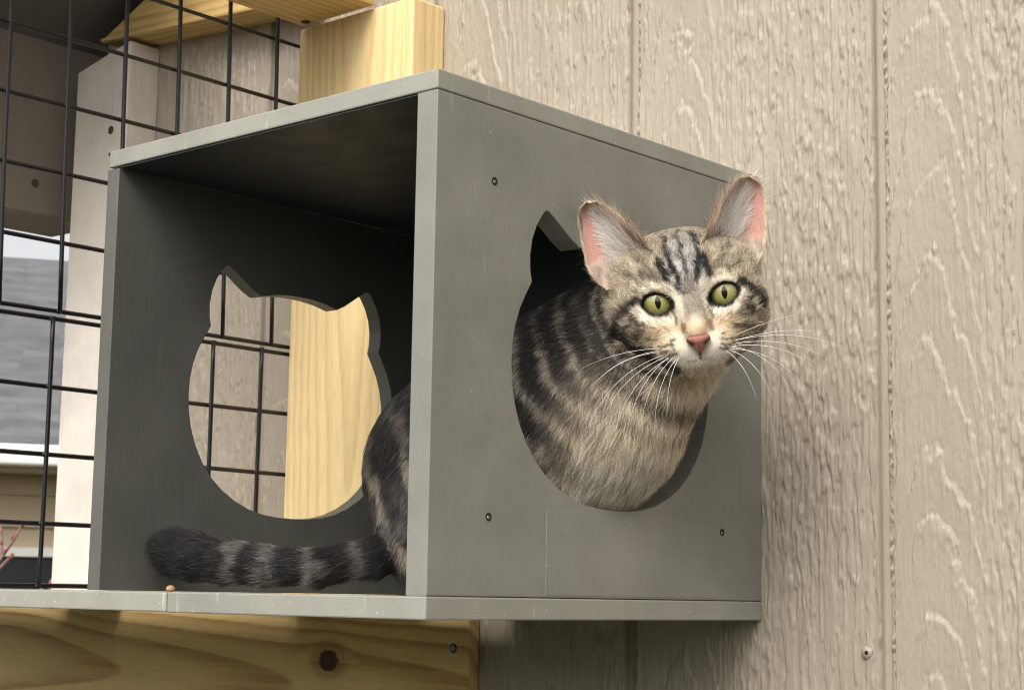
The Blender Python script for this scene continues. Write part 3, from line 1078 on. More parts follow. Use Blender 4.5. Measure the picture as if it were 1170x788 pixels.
def cat_coat(P, N_):
    L = to_local(P)
    hd = head_sdf(L)
    c = body_coat(P, N_)
    nz = fbm(P[:, 0] / 9, P[:, 1] / 9, P[:, 2] / 9, 91, 2)
    hw = (1 - sstep(1.5, 7.0, hd + 1.5 * nz)) * (1 - sstep(0, 10, -L[:, 2] - 48 + 4 * nz))
    c = over(c, 0, np.zeros(len(P)))
    hc_ = head_coat(L)
    c = c * (1 - hw[:, None]) + hc_ * hw[:, None]
    td, tp, tang, tot = tail_param(P)
    tw = 1 - sstep(2.0, 7.0, td)
    tw = tw * sstep(6, 24, tp)
    band = 0.5 + 0.5 * np.cos(2 * math.pi * (tp + 6.5 * nz - 12) / 27.0)
    tc = over(np.tile(lin(118, 114, 108), (len(P), 1)), GREYD, 0.3 + 0.4 * nz)
    tc = over(tc, BLACK, 0.97 * np.maximum(sstep(0.12, 0.36, band), sstep(tot - 58, tot - 50, tp)))
    c = c * (1 - tw[:, None]) + tc * tw[:, None]
    # paler hocks
    hk = sstep(74, 40, P[:, 2]) * (P[:, 0] < -45) * (1 - tw) * 0.75
    c = over(c, lin(112, 106, 100) * (0.8 + 0.5 * nz[:, None]), hk * sstep(-0.3, 0.2, nz))
    return c, hw, tw, tp, tang, L


# ---- ears: cupped shells, part of the body surface
def curve_pts(pts, n):
    p = np.array(pts, float)
    s = np.concatenate([[0], np.cumsum(np.linalg.norm(np.diff(p, axis=0), axis=1))])
    s /= s[-1]
    t = np.linspace(0, 1, n)
    o = np.stack([np.interp(t, s, p[:, k]) for k in range(2)], 1)
    for _ in range(9):
        o[1:-1] = (o[:-2] + 2 * o[1:-1] + o[2:]) / 4
    return o


EARS = [dict(out=[(-46.5, 11), (-51.0, 16.0), (-54.2, 21.0), (-56.1, 25.5), (-57.0, 35.1), (-57.5, 46.2), (-57.4, 54.9), (-56.0, 60.6), (-53.9, 62.6), (-51.4, 63.4)],
             inn=[(-18.0, 32), (-20.4, 35.2), (-23.8, 40.2), (-28.5, 46.6), (-33.9, 53.2), (-39.4, 58.7), (-44.5, 62.3), (-49.0, 63.6), (-51.4, 63.4)]),
        dict(out=[(38.5, 11), (42.5, 15.5), (45.6, 20.5), (47.6, 26), (49.3, 36.0), (50.2, 46.9), (50.2, 54.8), (48.4, 60.8), (46.2, 63.4), (43.6, 64.4)],
             inn=[(11.0, 31.5), (13.4, 34.4), (16.5, 39.8), (21.4, 47.0), (27.3, 54.9), (33.7, 61.1), (38.1, 64.1), (41.0, 64.9), (43.6, 64.4)])]
NS, NT_ = 36, 25


def ear_surface(e):
    A = curve_pts(e['out'], NS)
    B = curve_pts(e['inn'], NS)
    s = np.linspace(0, 1, NS)[:, None]
    t = np.linspace(-1, 1, NT_)[None]
    P = np.zeros((NS, NT_, 3))
    for k in range(2):
        P[..., k] = A[:, k][:, None] * (1 - t) / 2 + B[:, k][:, None] * (1 + t) / 2
    edge_w = -31 * (1 - t) / 2 + -11 * (1 + t) / 2
    edge_w = edge_w * (1 - s) + -33 * s
    depth_ = (11 * (1 - s ** 1.5) + 2.5) * (1 - np.abs(t) ** 2.2)
    P[..., 2] = edge_w - depth_ - 3 * s * (1 - s) * 4 * 0.3
    return P


ear_parts = []
EVs, EFs, ECs = [], [], []
n0 = len(BV)
for e in EARS:
    Pl = ear_surface(e)
    ss, tt_ = np.linspace(0, 1, NS)[:, None], (np.linspace(-1, 1, NT_)[None] + 1) / 2
    Pl[..., :2] *= ((1.045 * (1 - tt_) + (0.985 + 0.065 * ss) * tt_) * (1 - ss ** 4) + 1.05 * ss ** 4)[..., None]
    Wp = to_world(Pl.reshape(-1, 3))
    G = Wp.reshape(NS, NT_, 3)
    du, dv_ = np.gradient(G, axis=0), np.gradient(G, axis=1)
    Nn = np.cross(du, dv_)
    Nn /= np.maximum(np.linalg.norm(Nn, axis=-1)[..., None], 1e-9)
    if (Nn.reshape(-1, 3) @ Az).mean() < 0:
        Nn = -Nn
    s = np.linspace(0, 1, NS)[:, None] + 0 * Nn[..., 0]
    t = np.linspace(-1, 1, NT_)[None] + 0 * Nn[..., 0]
    back = G - Nn * (1.9 * np.clip(1 - np.abs(t) ** 6, 0.12, 1) * np.clip(1 - s ** 10, 0.12, 1))[..., None]
    pink = lin(204, 156, 143)
    n_ = fbm(Pl[..., 0] / 4, Pl[..., 1] / 4, 0, 95, 2)
    cf = np.ones((NS, NT_, 3)) * pink
    cf = cf * (1 + 0.10 * n_[..., None])
    deep = ((1 - np.abs(t)) * (1 - s))[..., None]
    cf = cf * (1 - 0.25 * deep) + lin(150, 92, 84) * 0.25 * deep
    med = sstep(-0.1, 0.9, t)[..., None] * 0.55
    cf = cf * (1 - med) + lin(214, 180, 160) * med
    cb = np.ones((NS, NT_, 3)) * lin(168, 148, 120)
    ear_parts.append(dict(G=G, N=Nn, s=s, t=t, Pl=Pl, back=back))
    q = (np.arange(NS - 1)[:, None] * NT_ + np.arange(NT_ - 1)[None]).ravel()
    f = np.stack([q, q + NT_, q + NT_ + 1, q + 1], 1)
    nn_ = NS * NT_
    # orientation irrelevant for shading of a closed thin shell; rim strip joins the two sides
    rim = list(range(0, nn_, NT_)) + [(NS - 1) * NT_ + k for k in range(1, NT_)] + [k * NT_ + NT_ - 1 for k in range(NS - 2, -1, -1)]
    rim = np.array(rim)
    fr_ = np.stack([rim[:-1], rim[1:], rim[1:] + nn_, rim[:-1] + nn_], 1)
    base_i = n0 + sum(len(v) for v in EVs)
    EVs.append(np.concatenate([G.reshape(-1, 3), back.reshape(-1, 3)]))
    ECs.append(np.concatenate([cf.reshape(-1, 3), cb.reshape(-1, 3)]))
    EFs.append(np.concatenate([f, f[:, ::-1] + nn_, fr_]) + base_i)

BC, b_hw, b_tw, b_tp, b_tang, b_L = cat_coat(BV, BN)
skin = BC * 0.75
for i in (0, 1):
    m = eye_metric(b_L, i)
    skin = over(skin, np.array([0.012, 0.010, 0.009]), (1 - sstep(1.26, 1.36, m)) * (b_L[:, 2] > -25))
MAT_SKIN = vcol('cat_skin_under_coat', 0.7, 0.1, (1, 1, 1), 500, 0, 0.2)
body = obj('body', np.concatenate([BV] + EVs), np.concatenate([BF] + EFs), MAT_SKIN, cat, True, np.concatenate([skin] + ECs))

# ---- fur: every strand a curve of its own, coloured along its length
FP, FR, FC = [], [], []                                  # points (n,k,3), radii, colours


def strands(P, N_, T, Ln, c_root, c_tip, K=6, lift=0.5, droop=0.12, rad=0.055, clump=0.35, wig=0.06, seed=0, lock=0.2):
    n = len(P)
    cl = np.stack([fbm(P[:, 0] / 3.5, P[:, 1] / 3.5, P[:, 2] / 3.5, 100 + seed + k * 7, 2) for k in range(3)], 1)
    cell = np.floor((P + 1.2 * cl) / 2.7).astype(int)
    hsh = np.abs((cell[:, 0] * 73856093) ^ (cell[:, 1] * 19349663) ^ (cell[:, 2] * 83492791)) % 4096
    tabv = np.random.default_rng(3).normal(size=(4096, 4))
    clump = (np.zeros(n) + clump)[:, None]
    T = T + 0.8 * clump * tabv[hsh, :3]
    c2 = np.floor((P + 3 * cl) / 7.5).astype(int)
    h2 = np.abs((c2[:, 0] * 83492791) ^ (c2[:, 1] * 73856093) ^ (c2[:, 2] * 19349663)) % 4096
    T = T + 0.55 * clump * tabv[h2, :3]
    Ln = Ln * (1 + 0.12 * tabv[h2, 3])
    cg = np.exp((np.zeros(n) + lock) * tabv[hsh, 3])[:, None]
    c_root, c_tip = c_root * cg, np.clip(c_tip * cg, 0, 0.95)
    T = T + clump * cl + 0.12 * RNG.normal(size=(n, 3))
    T = T - N_ * (T * N_).sum(1)[:, None]
    T /= np.maximum(np.linalg.norm(T, axis=1)[:, None], 1e-6)
    Ln = Ln * RNG.uniform(0.72, 1.15, n)
    lift = lift * RNG.uniform(0.65, 1.3, n)
    side = np.cross(N_, T) * RNG.normal(0, wig, n)[:, None]
    t = np.linspace(0, 1, K)[None, :, None]
    L1 = Ln[:, None, None]
    Q = P[:, None] - N_[:, None] * 0.3 + L1 * (T[:, None] * (t * 0.8 + 0.2 * t * t) + N_[:, None] * (lift[:, None, None] * (t - 0.55 * t * t)) + side[:, None] * t * t)
    Q[..., 2] -= Ln[:, None] * (np.zeros(n) + droop)[:, None] * t[..., 0] ** 2
    r = rad * (1 - 0.9 * t[..., 0] ** 2.2) * RNG.uniform(0.8, 1.2, n)[:, None]
    tt = t[..., 0][..., None]
    C_ = c_root[:, None] * (1 - tt) + c_tip[:, None] * tt
    FP.append(Q)
    FR.append(np.broadcast_to(r, Q.shape[:2]))
    FC.append(C_)


def sample(V_, F_, N_, dens, total):
    a, b, c, d = [V_[F_[:, k]] for k in range(4)]
    area = 0.5 * np.linalg.norm(np.cross(c - a, d - b), axis=1)
    w = area * dens[F_].mean(1)
    f = RNG.choice(len(F_), total, p=w / w.sum())
    p, q = RNG.random(total)[:, None], RNG.random(total)[:, None]
    W4 = [(1 - p) * (1 - q), p * (1 - q), p * q, (1 - p) * q]
    P = sum(wk * V_[F_[f, k]] for k, wk in enumerate(W4))
    N2 = sum(wk * N_[F_[f, k]] for k, wk in enumerate(W4))
    return P, N2 / np.linalg.norm(N2, axis=1)[:, None]


facing = BN @ Az
dens = 0.25 + 0 * BV[:, 0]
dens = np.where(b_hw > 0.3, 2.6, 1.0)
dens = np.where((b_hw > 0.3) & (b_L[:, 2] > -30), 4.2, dens)
dens *= np.where(facing < -0.35, 0.3, 1.0)
dens = np.where((b_hw < 0.3) & (BV[:, 0] > -75) & (facing > -0.3) & (BV[:, 2] > 38), 1.9, dens)
dens = np.where((BV[:, 2] < 36) & (BV[:, 0] > -60), 0.25, dens)
dens = np.where((b_tw > 0.3), 2.2, dens)
NF = FUR_N if 'FUR_N' in globals() else 190000
P, N_ = sample(BV, BF, BN, dens, NF)
col, hw, tw, tp, tang, L = cat_coat(P, N_)
keep = np.ones(len(P), bool)
for i in (0, 1):
    keep &= ~((eye_metric(L, i) < 1.22) & (L[:, 2] > -26))
NOSE_C = np.array([1.8, -25.2])
nose_hit = (np.abs(L[:, 0] - 1.8) < 8.2 * np.clip((L[:, 1] + 33.0) / 9, 0, 1)) & (L[:, 1] > -31.5) & (L[:, 1] < -21.8) & (L[:, 2] > 8)
keep &= ~nose_hit
P, N_, col, hw, tw, tp, tang, L = [a[keep] for a in (P, N_, col, hw, tw, tp, tang, L)]
u, v, w = L.T
# flow of the coat
nose_l = np.array([1.8, -20.0, 19.0])
Th = (L - nose_l) * np.array([1.0, 1.0, 1.0])
Th /= np.linalg.norm(Th, axis=1)[:, None]
Th = Th + np.array([0, 0, -0.35])
up_face = ((v > -14) & (np.abs(u) < 30))[:, None]
Th = np.where(up_face, Th + np.array([0, 0.5, 0]), Th)
Th = np.where((v < -26)[:, None], Th + np.array([0, -0.5, 0]), Th)
Th = Th @ HB
Tb = P - HEAD_C
Tb /= np.linalg.norm(Tb, axis=1)[:, None]
Tb = Tb + np.array([0, 0, -0.55])
T = Tb * (1 - hw[:, None]) + Th * hw[:, None]
T = T * (1 - tw[:, None]) + tang * tw[:, None]
lh = 3.0 + 0 * u
dn = np.sqrt(((u - 1.8) / 1.0) ** 2 + ((v + 26) / 0.9) ** 2)
lh = 0.7 + 1.2 * sstep(6, 12, dn) + 3.0 * sstep(9, 32, dn)
lh = lh + 4.5 * sstep(30, 46, np.abs(u)) * (v < 6) + 4.0 * sstep(-34, -44, v)
lh = np.where((np.abs(u) < 8) & (v > -22) & (v < 2), 2.0, lh)
lh = lh + 2.5 * sstep(16, 28, np.abs(u)) * sstep(14, 24, v)
for i in (0, 1):
    lh = np.minimum(lh, 1.3 + 5.0 * np.clip(eye_metric(L, i) - 1.1, 0, 3))
lb = 8.5 + 2.5 * sstep(0.2, 0.8, N_ @ np.array([0.93, 0.1, -0.3]))
lb = np.where(P[:, 2] < 40, 9.0, lb)
Ln = lb * (1 - hw) + lh * hw
Ln = Ln * (1 - tw) + tw * np.where(tp > 170, 11.0, 8.5) * RNG.uniform(0.7, 1.35, len(P))
lift = (0.42 + 0.4 * sstep(0.2, 0.8, N_ @ np.array([0.93, 0.3, -0.2]))) * (1 - hw) + 0.42 * hw
lift = lift * (1 - tw) + 0.42 * tw
T = T - N_ * (T * N_).sum(1)[:, None]
T /= np.maximum(np.linalg.norm(T, axis=1)[:, None], 1e-6)
col = cat_coat(P + T * (0.62 * Ln)[:, None], N_)[0]
# agouti: darker root, pale band, some strands dark throughout
rnd = RNG.random(len(P))[:, None]
lum = col.mean(1)[:, None]
jitc = np.exp(RNG.normal(0, 0.36, (len(P), 1)))
tip = col * jitc
dark_s = (rnd < np.where(lum > 0.60, 0.06, 0.24)) & (lum > 0.05)
tip = np.where(dark_s, tip * RNG.uniform(0.12, 0.4, (len(P), 1)), tip * 1.12)
pale_s = (rnd > 0.95) & (lum < 0.25) & (hw[:, None] < 0.5)
tip = np.where(pale_s, tip + 0.10, tip)
lum = col.mean(1)[:, None]
root = tip * np.where(lum > 0.40, 0.82, 0.55)
strands(P, N_, T, Ln, np.clip(root, 0, .95), np.clip(tip, 0, .95), 6, lift, 0.10 * (1 - hw),
        0.062, (0.30 + 0.1 * hw) * (1 - 0.5 * tw), 0.08, 0, 0.18 - 0.05 * hw)

# ear hair: rim, back, and the pale tufts that sweep across the inside
for k, ep in enumerate(ear_parts):
    G, Nn, s, t, Pl, back = [ep[q] for q in ('G', 'N', 's', 't', 'Pl', 'back')]

    def pick(si, ti, A):
        x = np.clip(si, 0, 1) * (NS - 1)
        y = (np.clip(ti, -1, 1) + 1) / 2 * (NT_ - 1)
        i, j = np.minimum(x.astype(int), NS - 2), np.minimum(y.astype(int), NT_ - 2)
        fx, fy = (x - i)[:, None], (y - j)[:, None]
        return A[i, j] * (1 - fx) * (1 - fy) + A[i + 1, j] * fx * (1 - fy) + A[i, j + 1] * (1 - fx) * fy + A[i + 1, j + 1] * fx * fy

    out_dir = np.array([-1.0 if k == 0 else 1.0, 0, 0])
    # back of the ear and rim
    n = 5200
    si, ti = RNG.random(n) ** 0.9, RNG.uniform(-0.88, 0.88, n)
    Pb, Nb = pick(si, ti, back), -pick(si, ti, Nn)
    Tb_ = np.tile((np.array([0, 1.0, -0.2]) + 0.3 * out_dir) @ HB, (n, 1))
    cb = np.tile(lin(168, 148, 120), (n, 1)) * np.exp(RNG.normal(0, .3, (n, 1)))
    strands(Pb, Nb, Tb_, np.full(n, 2.4), cb * .6, cb, 4, 0.35, 0, 0.06, 0.2, 0.05, 20)
    n = 5600
    si = np.concatenate([RNG.random(n // 2), RNG.uniform(0.0, 1, n - n // 2)])
    ti = np.concatenate([np.full(n // 2, -1.0), np.full(n - n // 2, 1.0)]) * RNG.uniform(0.93, 1.0, n)
    Pr, Nr = pick(si, ti, G), pick(si, ti, Nn)
    outw = np.sign(ti)[:, None] * (-1 if k == 0 else -1) * out_dir[None] * (1 if k == 0 else 1)
    ou = np.where(ti[:, None] < 0, out_dir[None], -out_dir[None])
    Tr = (ou * 0.55 + np.array([0, 0.75, 0.15])) @ HB
    cr_ = np.tile(lin(248, 228, 194), (n, 1)) * np.exp(RNG.normal(0, .18, (n, 1)))
    strands(Pr, Nr, Tr, np.full(n, 3.6), cr_ * .95, np.clip(cr_ * 1.1, 0, .97), 4, 0.6, 0, 0.07, 0.15, 0.05, 21)
    # short fuzz inside
    n = 3000
    si, ti = RNG.random(n), RNG.uniform(-1, 1, n)
    Pf, Nf = pick(si, ti, G), pick(si, ti, Nn)
    Tf = np.tile((out_dir * 0.6 + np.array([0, 0.8, 0.0])) @ HB, (n, 1))
    cf_ = np.tile(lin(232, 190, 176), (n, 1)) * np.exp(RNG.normal(0, .15, (n, 1)))
    strands(Pf, Nf, Tf, np.full(n, 2.2), cf_ * .8, np.clip(cf_, 0, .95), 4, 0.4, 0, 0.035, 0.15, 0.05, 22)
    # sweeping tufts from the inner edge
    n = 2300
    si = RNG.beta(1.5, 2.2, n) * 0.80
    ti = 0.98 - 0.95 * RNG.random(n) ** 1.3
    Pt, Nt = pick(si, ti, G), pick(si, ti, Nn)
    Tt = out_dir[None] * 1.0 + np.array([0, 1, 0])[None] * (0.10 + 0.75 * si + 0.15 * RNG.normal(size=n))[:, None] + np.array([0, 0, 0.30])
    Tt = Tt @ HB
    wt_ = sstep(0.08, 0.42, 1 - ti)[:, None]
    ct_ = lin(206, 172, 146) * (1 - wt_) + lin(255, 242, 230) * wt_
    dk_ = (RNG.random((n, 1)) < 0.25 * (1 - wt_) + 0.02)
    ct_ = np.where(dk_, lin(70, 56, 50), ct_) * np.exp(RNG.normal(0, .15, (n, 1)))
    strands(Pt, Nt, Tt, RNG.uniform(15, 28, n) * (1 - 0.35 * si), ct_ * .85, np.clip(ct_ * 1.15, 0, .97), 7, 0.3, 0.03, 0.07, 0.35, 0.12, 23)
    # tuft at the outer base fold
    n = 1500
    si = RNG.uniform(0.02, 0.22, n)
    ti = RNG.uniform(-1, -0.3, n)
    Pt, Nt = pick(si, ti, G), pick(si, ti, Nn)
    Tt = np.tile((out_dir * 0.1 + np.array([0, 1.0, 0.2])) @ HB, (n, 1))
    ct_ = np.tile(lin(238, 216, 198), (n, 1)) * np.exp(RNG.normal(0, .2, (n, 1)))
    strands(Pt, Nt, Tt, RNG.uniform(5, 10, n), ct_ * .75, np.clip(ct_, 0, .95), 6, 0.5, 0, 0.055, 0.3, 0.1, 24)

mf = M('cat_fur_strands')
mf.n.remove(mf.p)
hb = mf.node('ShaderNodeBsdfHairPrincipled')
hb.parametrization = 'COLOR'
hb.inputs['Roughness'].default_value = 0.42
hb.inputs['Radial Roughness'].default_value = 0.65
hb.inputs['Coat'].default_value = 0.0
hb.inputs['Random Roughness'].default_value = 0.1
mf.link(mf.attr(), hb.inputs['Color'])
df = mf.node('ShaderNodeBsdfDiffuse')
mf.link(mf.attr(), df.inputs['Color'])
mx = mf.node('ShaderNodeMixShader')
mx.inputs[0].default_value = 0.62
mf.link(hb.outputs[0], mx.inputs[1])
mf.link(df.outputs[0], mx.inputs[2])
mf.link(mx.outputs[0], mf.out.inputs['Surface'])

sizes = np.concatenate([np.full(a.shape[0], a.shape[1]) for a in FP])
base = np.array(WORLD_LOC[cat.name])
allP = np.concatenate([a.reshape(-1, 3) for a in FP])
# nothing grows through the boards: keep the coat above the shelf and clear of the left panel
allP[:, 2] = np.maximum(allP[:, 2], 0.4)
allP[:, 0] = np.maximum(allP[:, 0], -W + TL + 0.8)
hc = bpy.data.hair_curves.new('fur')
hc.add_curves([int(k) for k in sizes])
hc.attributes['position'].data.foreach_set('vector', ((allP - base) * S).astype(np.float32).ravel())
ra = hc.attributes.get('radius') or hc.attributes.new('radius', 'FLOAT', 'POINT')
ra.data.foreach_set('value', (np.concatenate([a.ravel() for a in FR]) * S).astype(np.float32))
ca = hc.attributes.new('Col', 'FLOAT_COLOR', 'POINT')
cc4 = np.ones((len(allP), 4), np.float32)
cc4[:, :3] = np.concatenate([a.reshape(-1, 3) for a in FC])
ca.data.foreach_set('color', cc4.ravel())
hc.materials.append(mf.m)
fur = bpy.data.objects.new('fur', hc)
COL.objects.link(fur)
fur.parent = cat

# ---- eyes
def uv_sphere(c, r, nu=64, nv=48):
    """sphere with its pole along the head's w axis"""
    V_, F_ = [], []
    for j in range(nv + 1):
        th = math.pi * j / nv
        for i in range(nu):
            ph = 2 * math.pi * i / nu
            V_.append((c[0] + r * math.sin(th) * math.cos(ph), c[1] + r * math.sin(th) * math.sin(ph), c[2] + r * math.cos(th)))
    for j in range(nv):
        for i in range(nu):
            i2 = (i + 1) % nu
            F_.append([j * nu + i, (j + 1) * nu + i, (j + 1) * nu + i2, j * nu + i2])
    return np.array(V_), F_


me_ = M('cat_iris')
me_.set(Base_Color=me_.attr(), Roughness=0.25)
me_.p.inputs['Coat Weight'].default_value = 1.0
me_.p.inputs['Coat Roughness'].default_value = 0.03
me_.p.inputs['Coat IOR'].default_value = 1.5
MAT_PUPIL = plain('pupil_black', (0.004, 0.004, 0.004), 0.15, 0.1)
for i, (cu, cv, tilt) in enumerate(EYES):
    ctr = np.array([cu, cv, -18.9])
    V_, F_ = uv_sphere(ctr, 14.0, 128, 200)
    gx, gy = 0.5, 0.6                                        # where the gaze lands on the ball
    du, dv_ = V_[:, 0] - cu - gx, V_[:, 1] - cv - gy
    rr_ = np.sqrt(du ** 2 + dv_ ** 2)
    ang = np.arctan2(dv_, du)
    ray_ = vnoise(np.cos(ang) * 9, np.sin(ang) * 9, rr_ * 0.25, 97) * 0.6 + 0.4 * vnoise(np.cos(ang) * 22, np.sin(ang) * 22, rr_ * 0.5, 98)
    inner, outer = lin(168, 156, 92), lin(130, 130, 74)
    k = sstep(1.5, 7.0, rr_)[:, None]
    c_ = (inner * (1 - k) + outer * k) * (1 + 0.22 * ray_[:, None])
    c_ = over(c_, lin(60, 62, 32), sstep(5.8, 7.8, rr_) * 0.8)
    c_ = over(c_, lin(16, 13, 11), sstep(8.0, 8.6, rr_))
    eye = obj('eye', to_world(V_), F_, me_.m, cat, True, c_)
    # pupil: narrow upright slit lying on the ball
    a = np.linspace(0, 2 * math.pi, 40, endpoint=False)
    rings = []
    for fr_ in (1.0, 0.66, 0.33):
        x = 1.7 * fr_ * np.cos(a) * np.sqrt(np.clip(1 - 0.35 * np.sin(a) ** 2, 0, 1)) + cu + gx
        y = 3.9 * fr_ * np.sin(a) + cv + gy
        rings.append((x, y))
    PV = []
    for x, y in rings:
        z_ = ctr[2] + np.sqrt(14.06 ** 2 - (x - ctr[0]) ** 2 - (y - ctr[1]) ** 2)
        PV.append(np.stack([x, y, z_], 1))
    cz = ctr[2] + math.sqrt(14.06 ** 2 - gx ** 2 - gy ** 2)
    PV = np.concatenate(PV + [np.array([[cu + gx, cv + gy, cz]])])
    PF = []
    for b in range(2):
        for j in range(40):
            j2 = (j + 1) % 40
            PF.append([b * 40 + j, b * 40 + j2, (b + 1) * 40 + j2, (b + 1) * 40 + j])
    PF += [[80 + j, 80 + (j + 1) % 40, 120] for j in range(40)]
    pm = M('pupil_wet')
    pm.set(Base_Color=(0.004, 0.004, 0.004), Roughness=0.2)
    pm.p.inputs['Coat Weight'].default_value = 1.0
    pm.p.inputs['Coat Roughness'].default_value = 0.03
    obj('pupil', to_world(PV), PF, pm.m, eye, True)

# ---- nose leather
def nose_tip():
    V_, C_, F_ = [], [], []
    na, nb = 41, 33
    for j in range(nb):
        tb = j / (nb - 1)                                   # 0 top edge .. 1 bottom point
        vv = -21.4 - 10.2 * tb
        half = np.interp(tb, [0, .12, .3, .55, .8, 1], [4.6, 6.7, 7.0, 4.4, 2.2, 0.9])
        for i in range(na):
            ta = -1 + 2 * i / (na - 1)
            uu = 1.8 + half * ta
            ww = 18.9 - 4.0 * abs(ta) ** 2.4 * (half / 8.0) - 6.0 * max(tb - 0.35, 0) ** 1.3 - 2.6 * (1 - min(tb / 0.2, 1)) ** 2
            x, y = uu - 1.8, vv
            nost = math.exp(-(((abs(x) - 4.5) / 2.0) ** 2 + ((y + 26.4 - 0.3 * (abs(x) - 4.5)) / 1.5) ** 2) * 1.2)
            nost = max(nost, 0.75 * math.exp(-(((abs(x) - 6.4) / 1.5) ** 2 + ((y + 25.0) / 0.8) ** 2)))
            phil = math.exp(-(x / 0.5) ** 2) * min(max((tb - 0.35) * 3, 0), 1)
            ww -= 1.6 * nost + 0.5 * phil
            V_.append((uu, vv, ww))
            c_ = lin(168, 108, 94) * (1 - 0.12 * tb)
            rim_ = min(1.0, max(0.0, (abs(ta) - 0.80) / 0.2)) * 0.75
            rim_ = max(rim_, 0.8 * max(0, 1 - tb / 0.16))
            c_ = c_ * (1 - rim_) + lin(92, 56, 46) * rim_
            c_ = c_ * (1 - min(1, nost * 1.15)) + lin(34, 17, 15) * min(1, nost * 1.15)
            c_ = c_ * (1 - 0.35 * phil)
            C_.append(c_)
    for j in range(nb - 1):
        for i in range(na - 1):
            a = j * na + i
            F_.append([a, a + na, a + na + 1, a + 1])
    # skirt that carries the edge back into the fur
    rimi = [i for i in range(na)] + [j * na + na - 1 for j in range(1, nb)] + [(nb - 1) * na + i for i in range(na - 2, -1, -1)] + [j * na for j in range(nb - 2, 0, -1)]
    n = len(V_)
    for q in rimi:
        x, y, z_ = V_[q]
        V_.append((x * 0.96 + 0.07, y, z_ - 6))
        C_.append(lin(80, 50, 42))
    m = len(rimi)
    for q in range(m):
        F_.append([rimi[q], rimi[(q + 1) % m], n + (q + 1) % m, n + q])
    return np.array(V_), F_, np.array(C_)


V_, F_, C_ = nose_tip()
mn = M('nose_leather')
mn.set(Base_Color=mn.attr(), Roughness=0.6)
mn.p.inputs['Subsurface Weight'].default_value = 0.15
mn.p.inputs['Subsurface Radius'].default_value = (0.002, 0.0008, 0.0005)
mn.bump(mn.noise(1500, 2, 0.5, mn.coords()), 0.35, 0.0003)
obj('nose', to_world(V_), F_, mn.m, cat, True, C_)

# ---- whiskers: root and tip on the face, each its own strand
WH = [  # (root u,v,w), (tip u,v,w), sag
    ((-21, -27.0, 5), (-70, -33, 6), 5), ((-21, -29, 5), (-66, -47, 12), 9), ((-20, -30, 7), (-72, -74, 22), 13), ((-19, -31, 8), (-66, -76, 24), 12),
    ((-18, -32, 9), (-56, -80, 26), 11), ((-17, -31, 9), (-48, -78, 28), 9), ((-15, -32, 10), (-39, -74, 30), 7), ((-13, -33, 11), (-30, -72, 30), 6),
    ((-11, -32, 12), (-22, -66, 30), 4), ((-22, -28, 4), (-62, -42, 4), 6),
    ((22, -28.5, 5), (86, -42, -4), 9), ((22, -30, 6), (76, -48, 4), 9), ((21, -31, 7), (68, -52, 8), 9), ((20, -30.5, 8), (50, -60, 18), 8),
    ((19, -32, 9), (39, -64, 22), 7), ((17, -32, 10), (30, -63, 24), 5), ((23, -29, 4), (80, -33, -6), 7), ((24, -26, 2), (60, -18, -8), 2),
    ((20, -32, 8), (57, -58, 12), 8), ((-20, 24, -14), (-33.5, 40.5, -4), -1.5), ((21, 26, -14), (33, 40, -6), -1.5)]
mw_ = plain('white_whisker', (0.86, 0.85, 0.83), 0.35, 0.03, 50)
for a, b, sag in WH:
    a, b = np.array(a, float), np.array(b, float)
    a = a - np.array([0.10 * (b[0] - a[0]), 0, 2.0])
    t = np.linspace(0, 1, 18)[:, None]
    # leaves the cheek outwards, then bends down
    out_ = np.array([np.sign(b[0] - a[0]) * 0.35, 0.55, 0.35]) * sag * 1.35
    path = a * (1 - t) + b * t + out_ * (4 * t * (1 - t)) * 0.9
    obj('whisker', *tube(to_world(path), 0.135 * (1 - 0.8 * t[:, 0] ** 1.4), 6), mw_, cat, True)
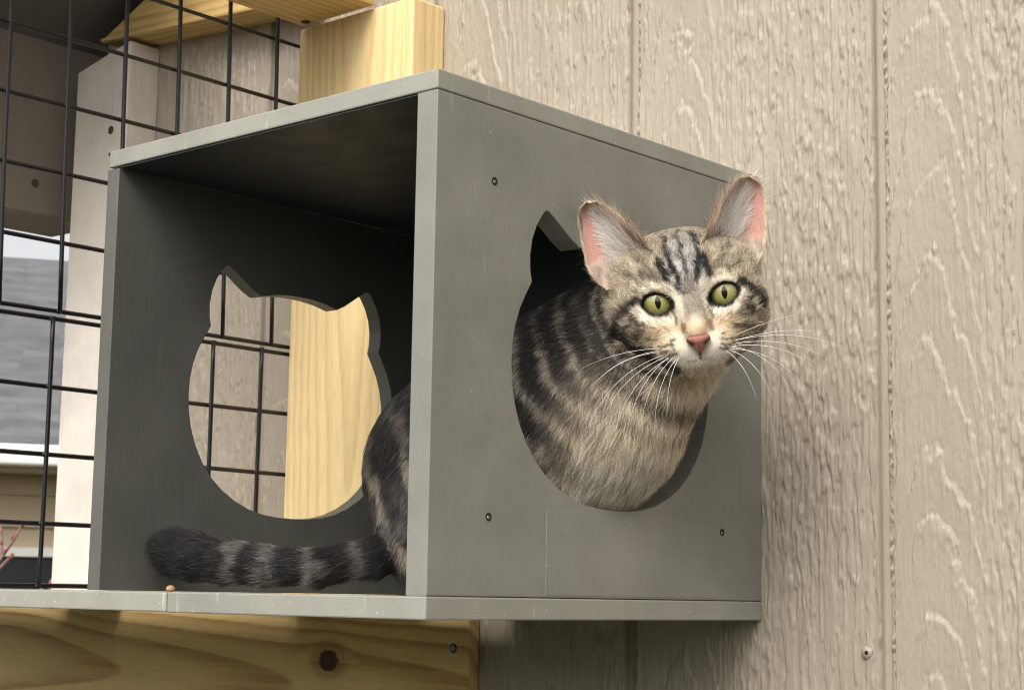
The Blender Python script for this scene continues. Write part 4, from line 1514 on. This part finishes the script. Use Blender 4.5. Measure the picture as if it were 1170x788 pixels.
# ------------------------------------------------------------------ camera, light, world
cam = bpy.data.cameras.new('camera')
co = bpy.data.objects.new('camera', cam)
COL.objects.link(co)
from mathutils import Matrix
RW = [[0.751469248788561, 0.6595632747243934, 0.016439426997015782], [-0.08111829281655147, 0.11709216327736427, -0.9898026307651215],
      [-0.6547623925483839, 0.742472701137127, 0.14149380682720536]]
mw = Matrix.Identity(4)
for i in range(3):
    mw[i][0] = RW[0][i]
    mw[i][1] = -RW[1][i]
    mw[i][2] = -RW[2][i]
    mw[i][3] = CAM[i] * S
co.matrix_world = mw
cam.sensor_width = 36
cam.sensor_fit = 'HORIZONTAL'
cam.lens = 2001.08 / 1170 * 36
cam.clip_start = 0.02
cam.clip_end = 2000
cam.dof.use_dof = True
cam.dof.focus_distance = 1.05
cam.dof.aperture_fstop = 32.0
scene.camera = co

SUN_EL, SUN_AZ = math.radians(44), math.radians(166)     # azimuth: from +Y towards +X
wd = bpy.data.worlds.new('World')
scene.world = wd
wd.use_nodes = True
nt = wd.node_tree
sky = nt.nodes.new('ShaderNodeTexSky')
sky.sky_type = 'NISHITA'
sky.sun_disc = False
sky.sun_elevation = SUN_EL
sky.sun_rotation = SUN_AZ
sky.air_density = 0.8
sky.dust_density = 4.0
sky.ozone_density = 0.6
hs = nt.nodes.new('ShaderNodeHueSaturation')
hs.inputs['Saturation'].default_value = 0.08
nt.links.new(sky.outputs[0], hs.inputs['Color'])
bg = nt.nodes['Background']
bg.inputs['Strength'].default_value = 0.15
nt.links.new(hs.outputs[0], bg.inputs['Color'])
sl = bpy.data.lights.new('sun', 'SUN')
sl.energy = 1.5
sl.angle = math.radians(38)
sl.color = (1.0, 0.95, 0.89)
so = bpy.data.objects.new('sun', sl)
COL.objects.link(so)
from mathutils import Vector
dirv = Vector((math.sin(SUN_AZ) * math.cos(SUN_EL), math.cos(SUN_AZ) * math.cos(SUN_EL), math.sin(SUN_EL)))
so.rotation_euler = (-dirv).to_track_quat('-Z', 'Y').to_euler()
so.location = (0, -2, 3)

vs = scene.view_settings
vs.view_transform = 'Standard'
vs.look = 'None'
vs.exposure = 0.55
vs.gamma = 1.0
vs.use_curve_mapping = False
scene.render.engine = 'CYCLES'
cy = scene.cycles
cy.use_denoising = True
cy.denoising_prefilter = 'NONE'
cy.filter_width = 1.05
cy.max_bounces = 12
cy.transmission_bounces = 12
cy.diffuse_bounces = 4
cy.glossy_bounces = 8
cy.transparent_max_bounces = 8
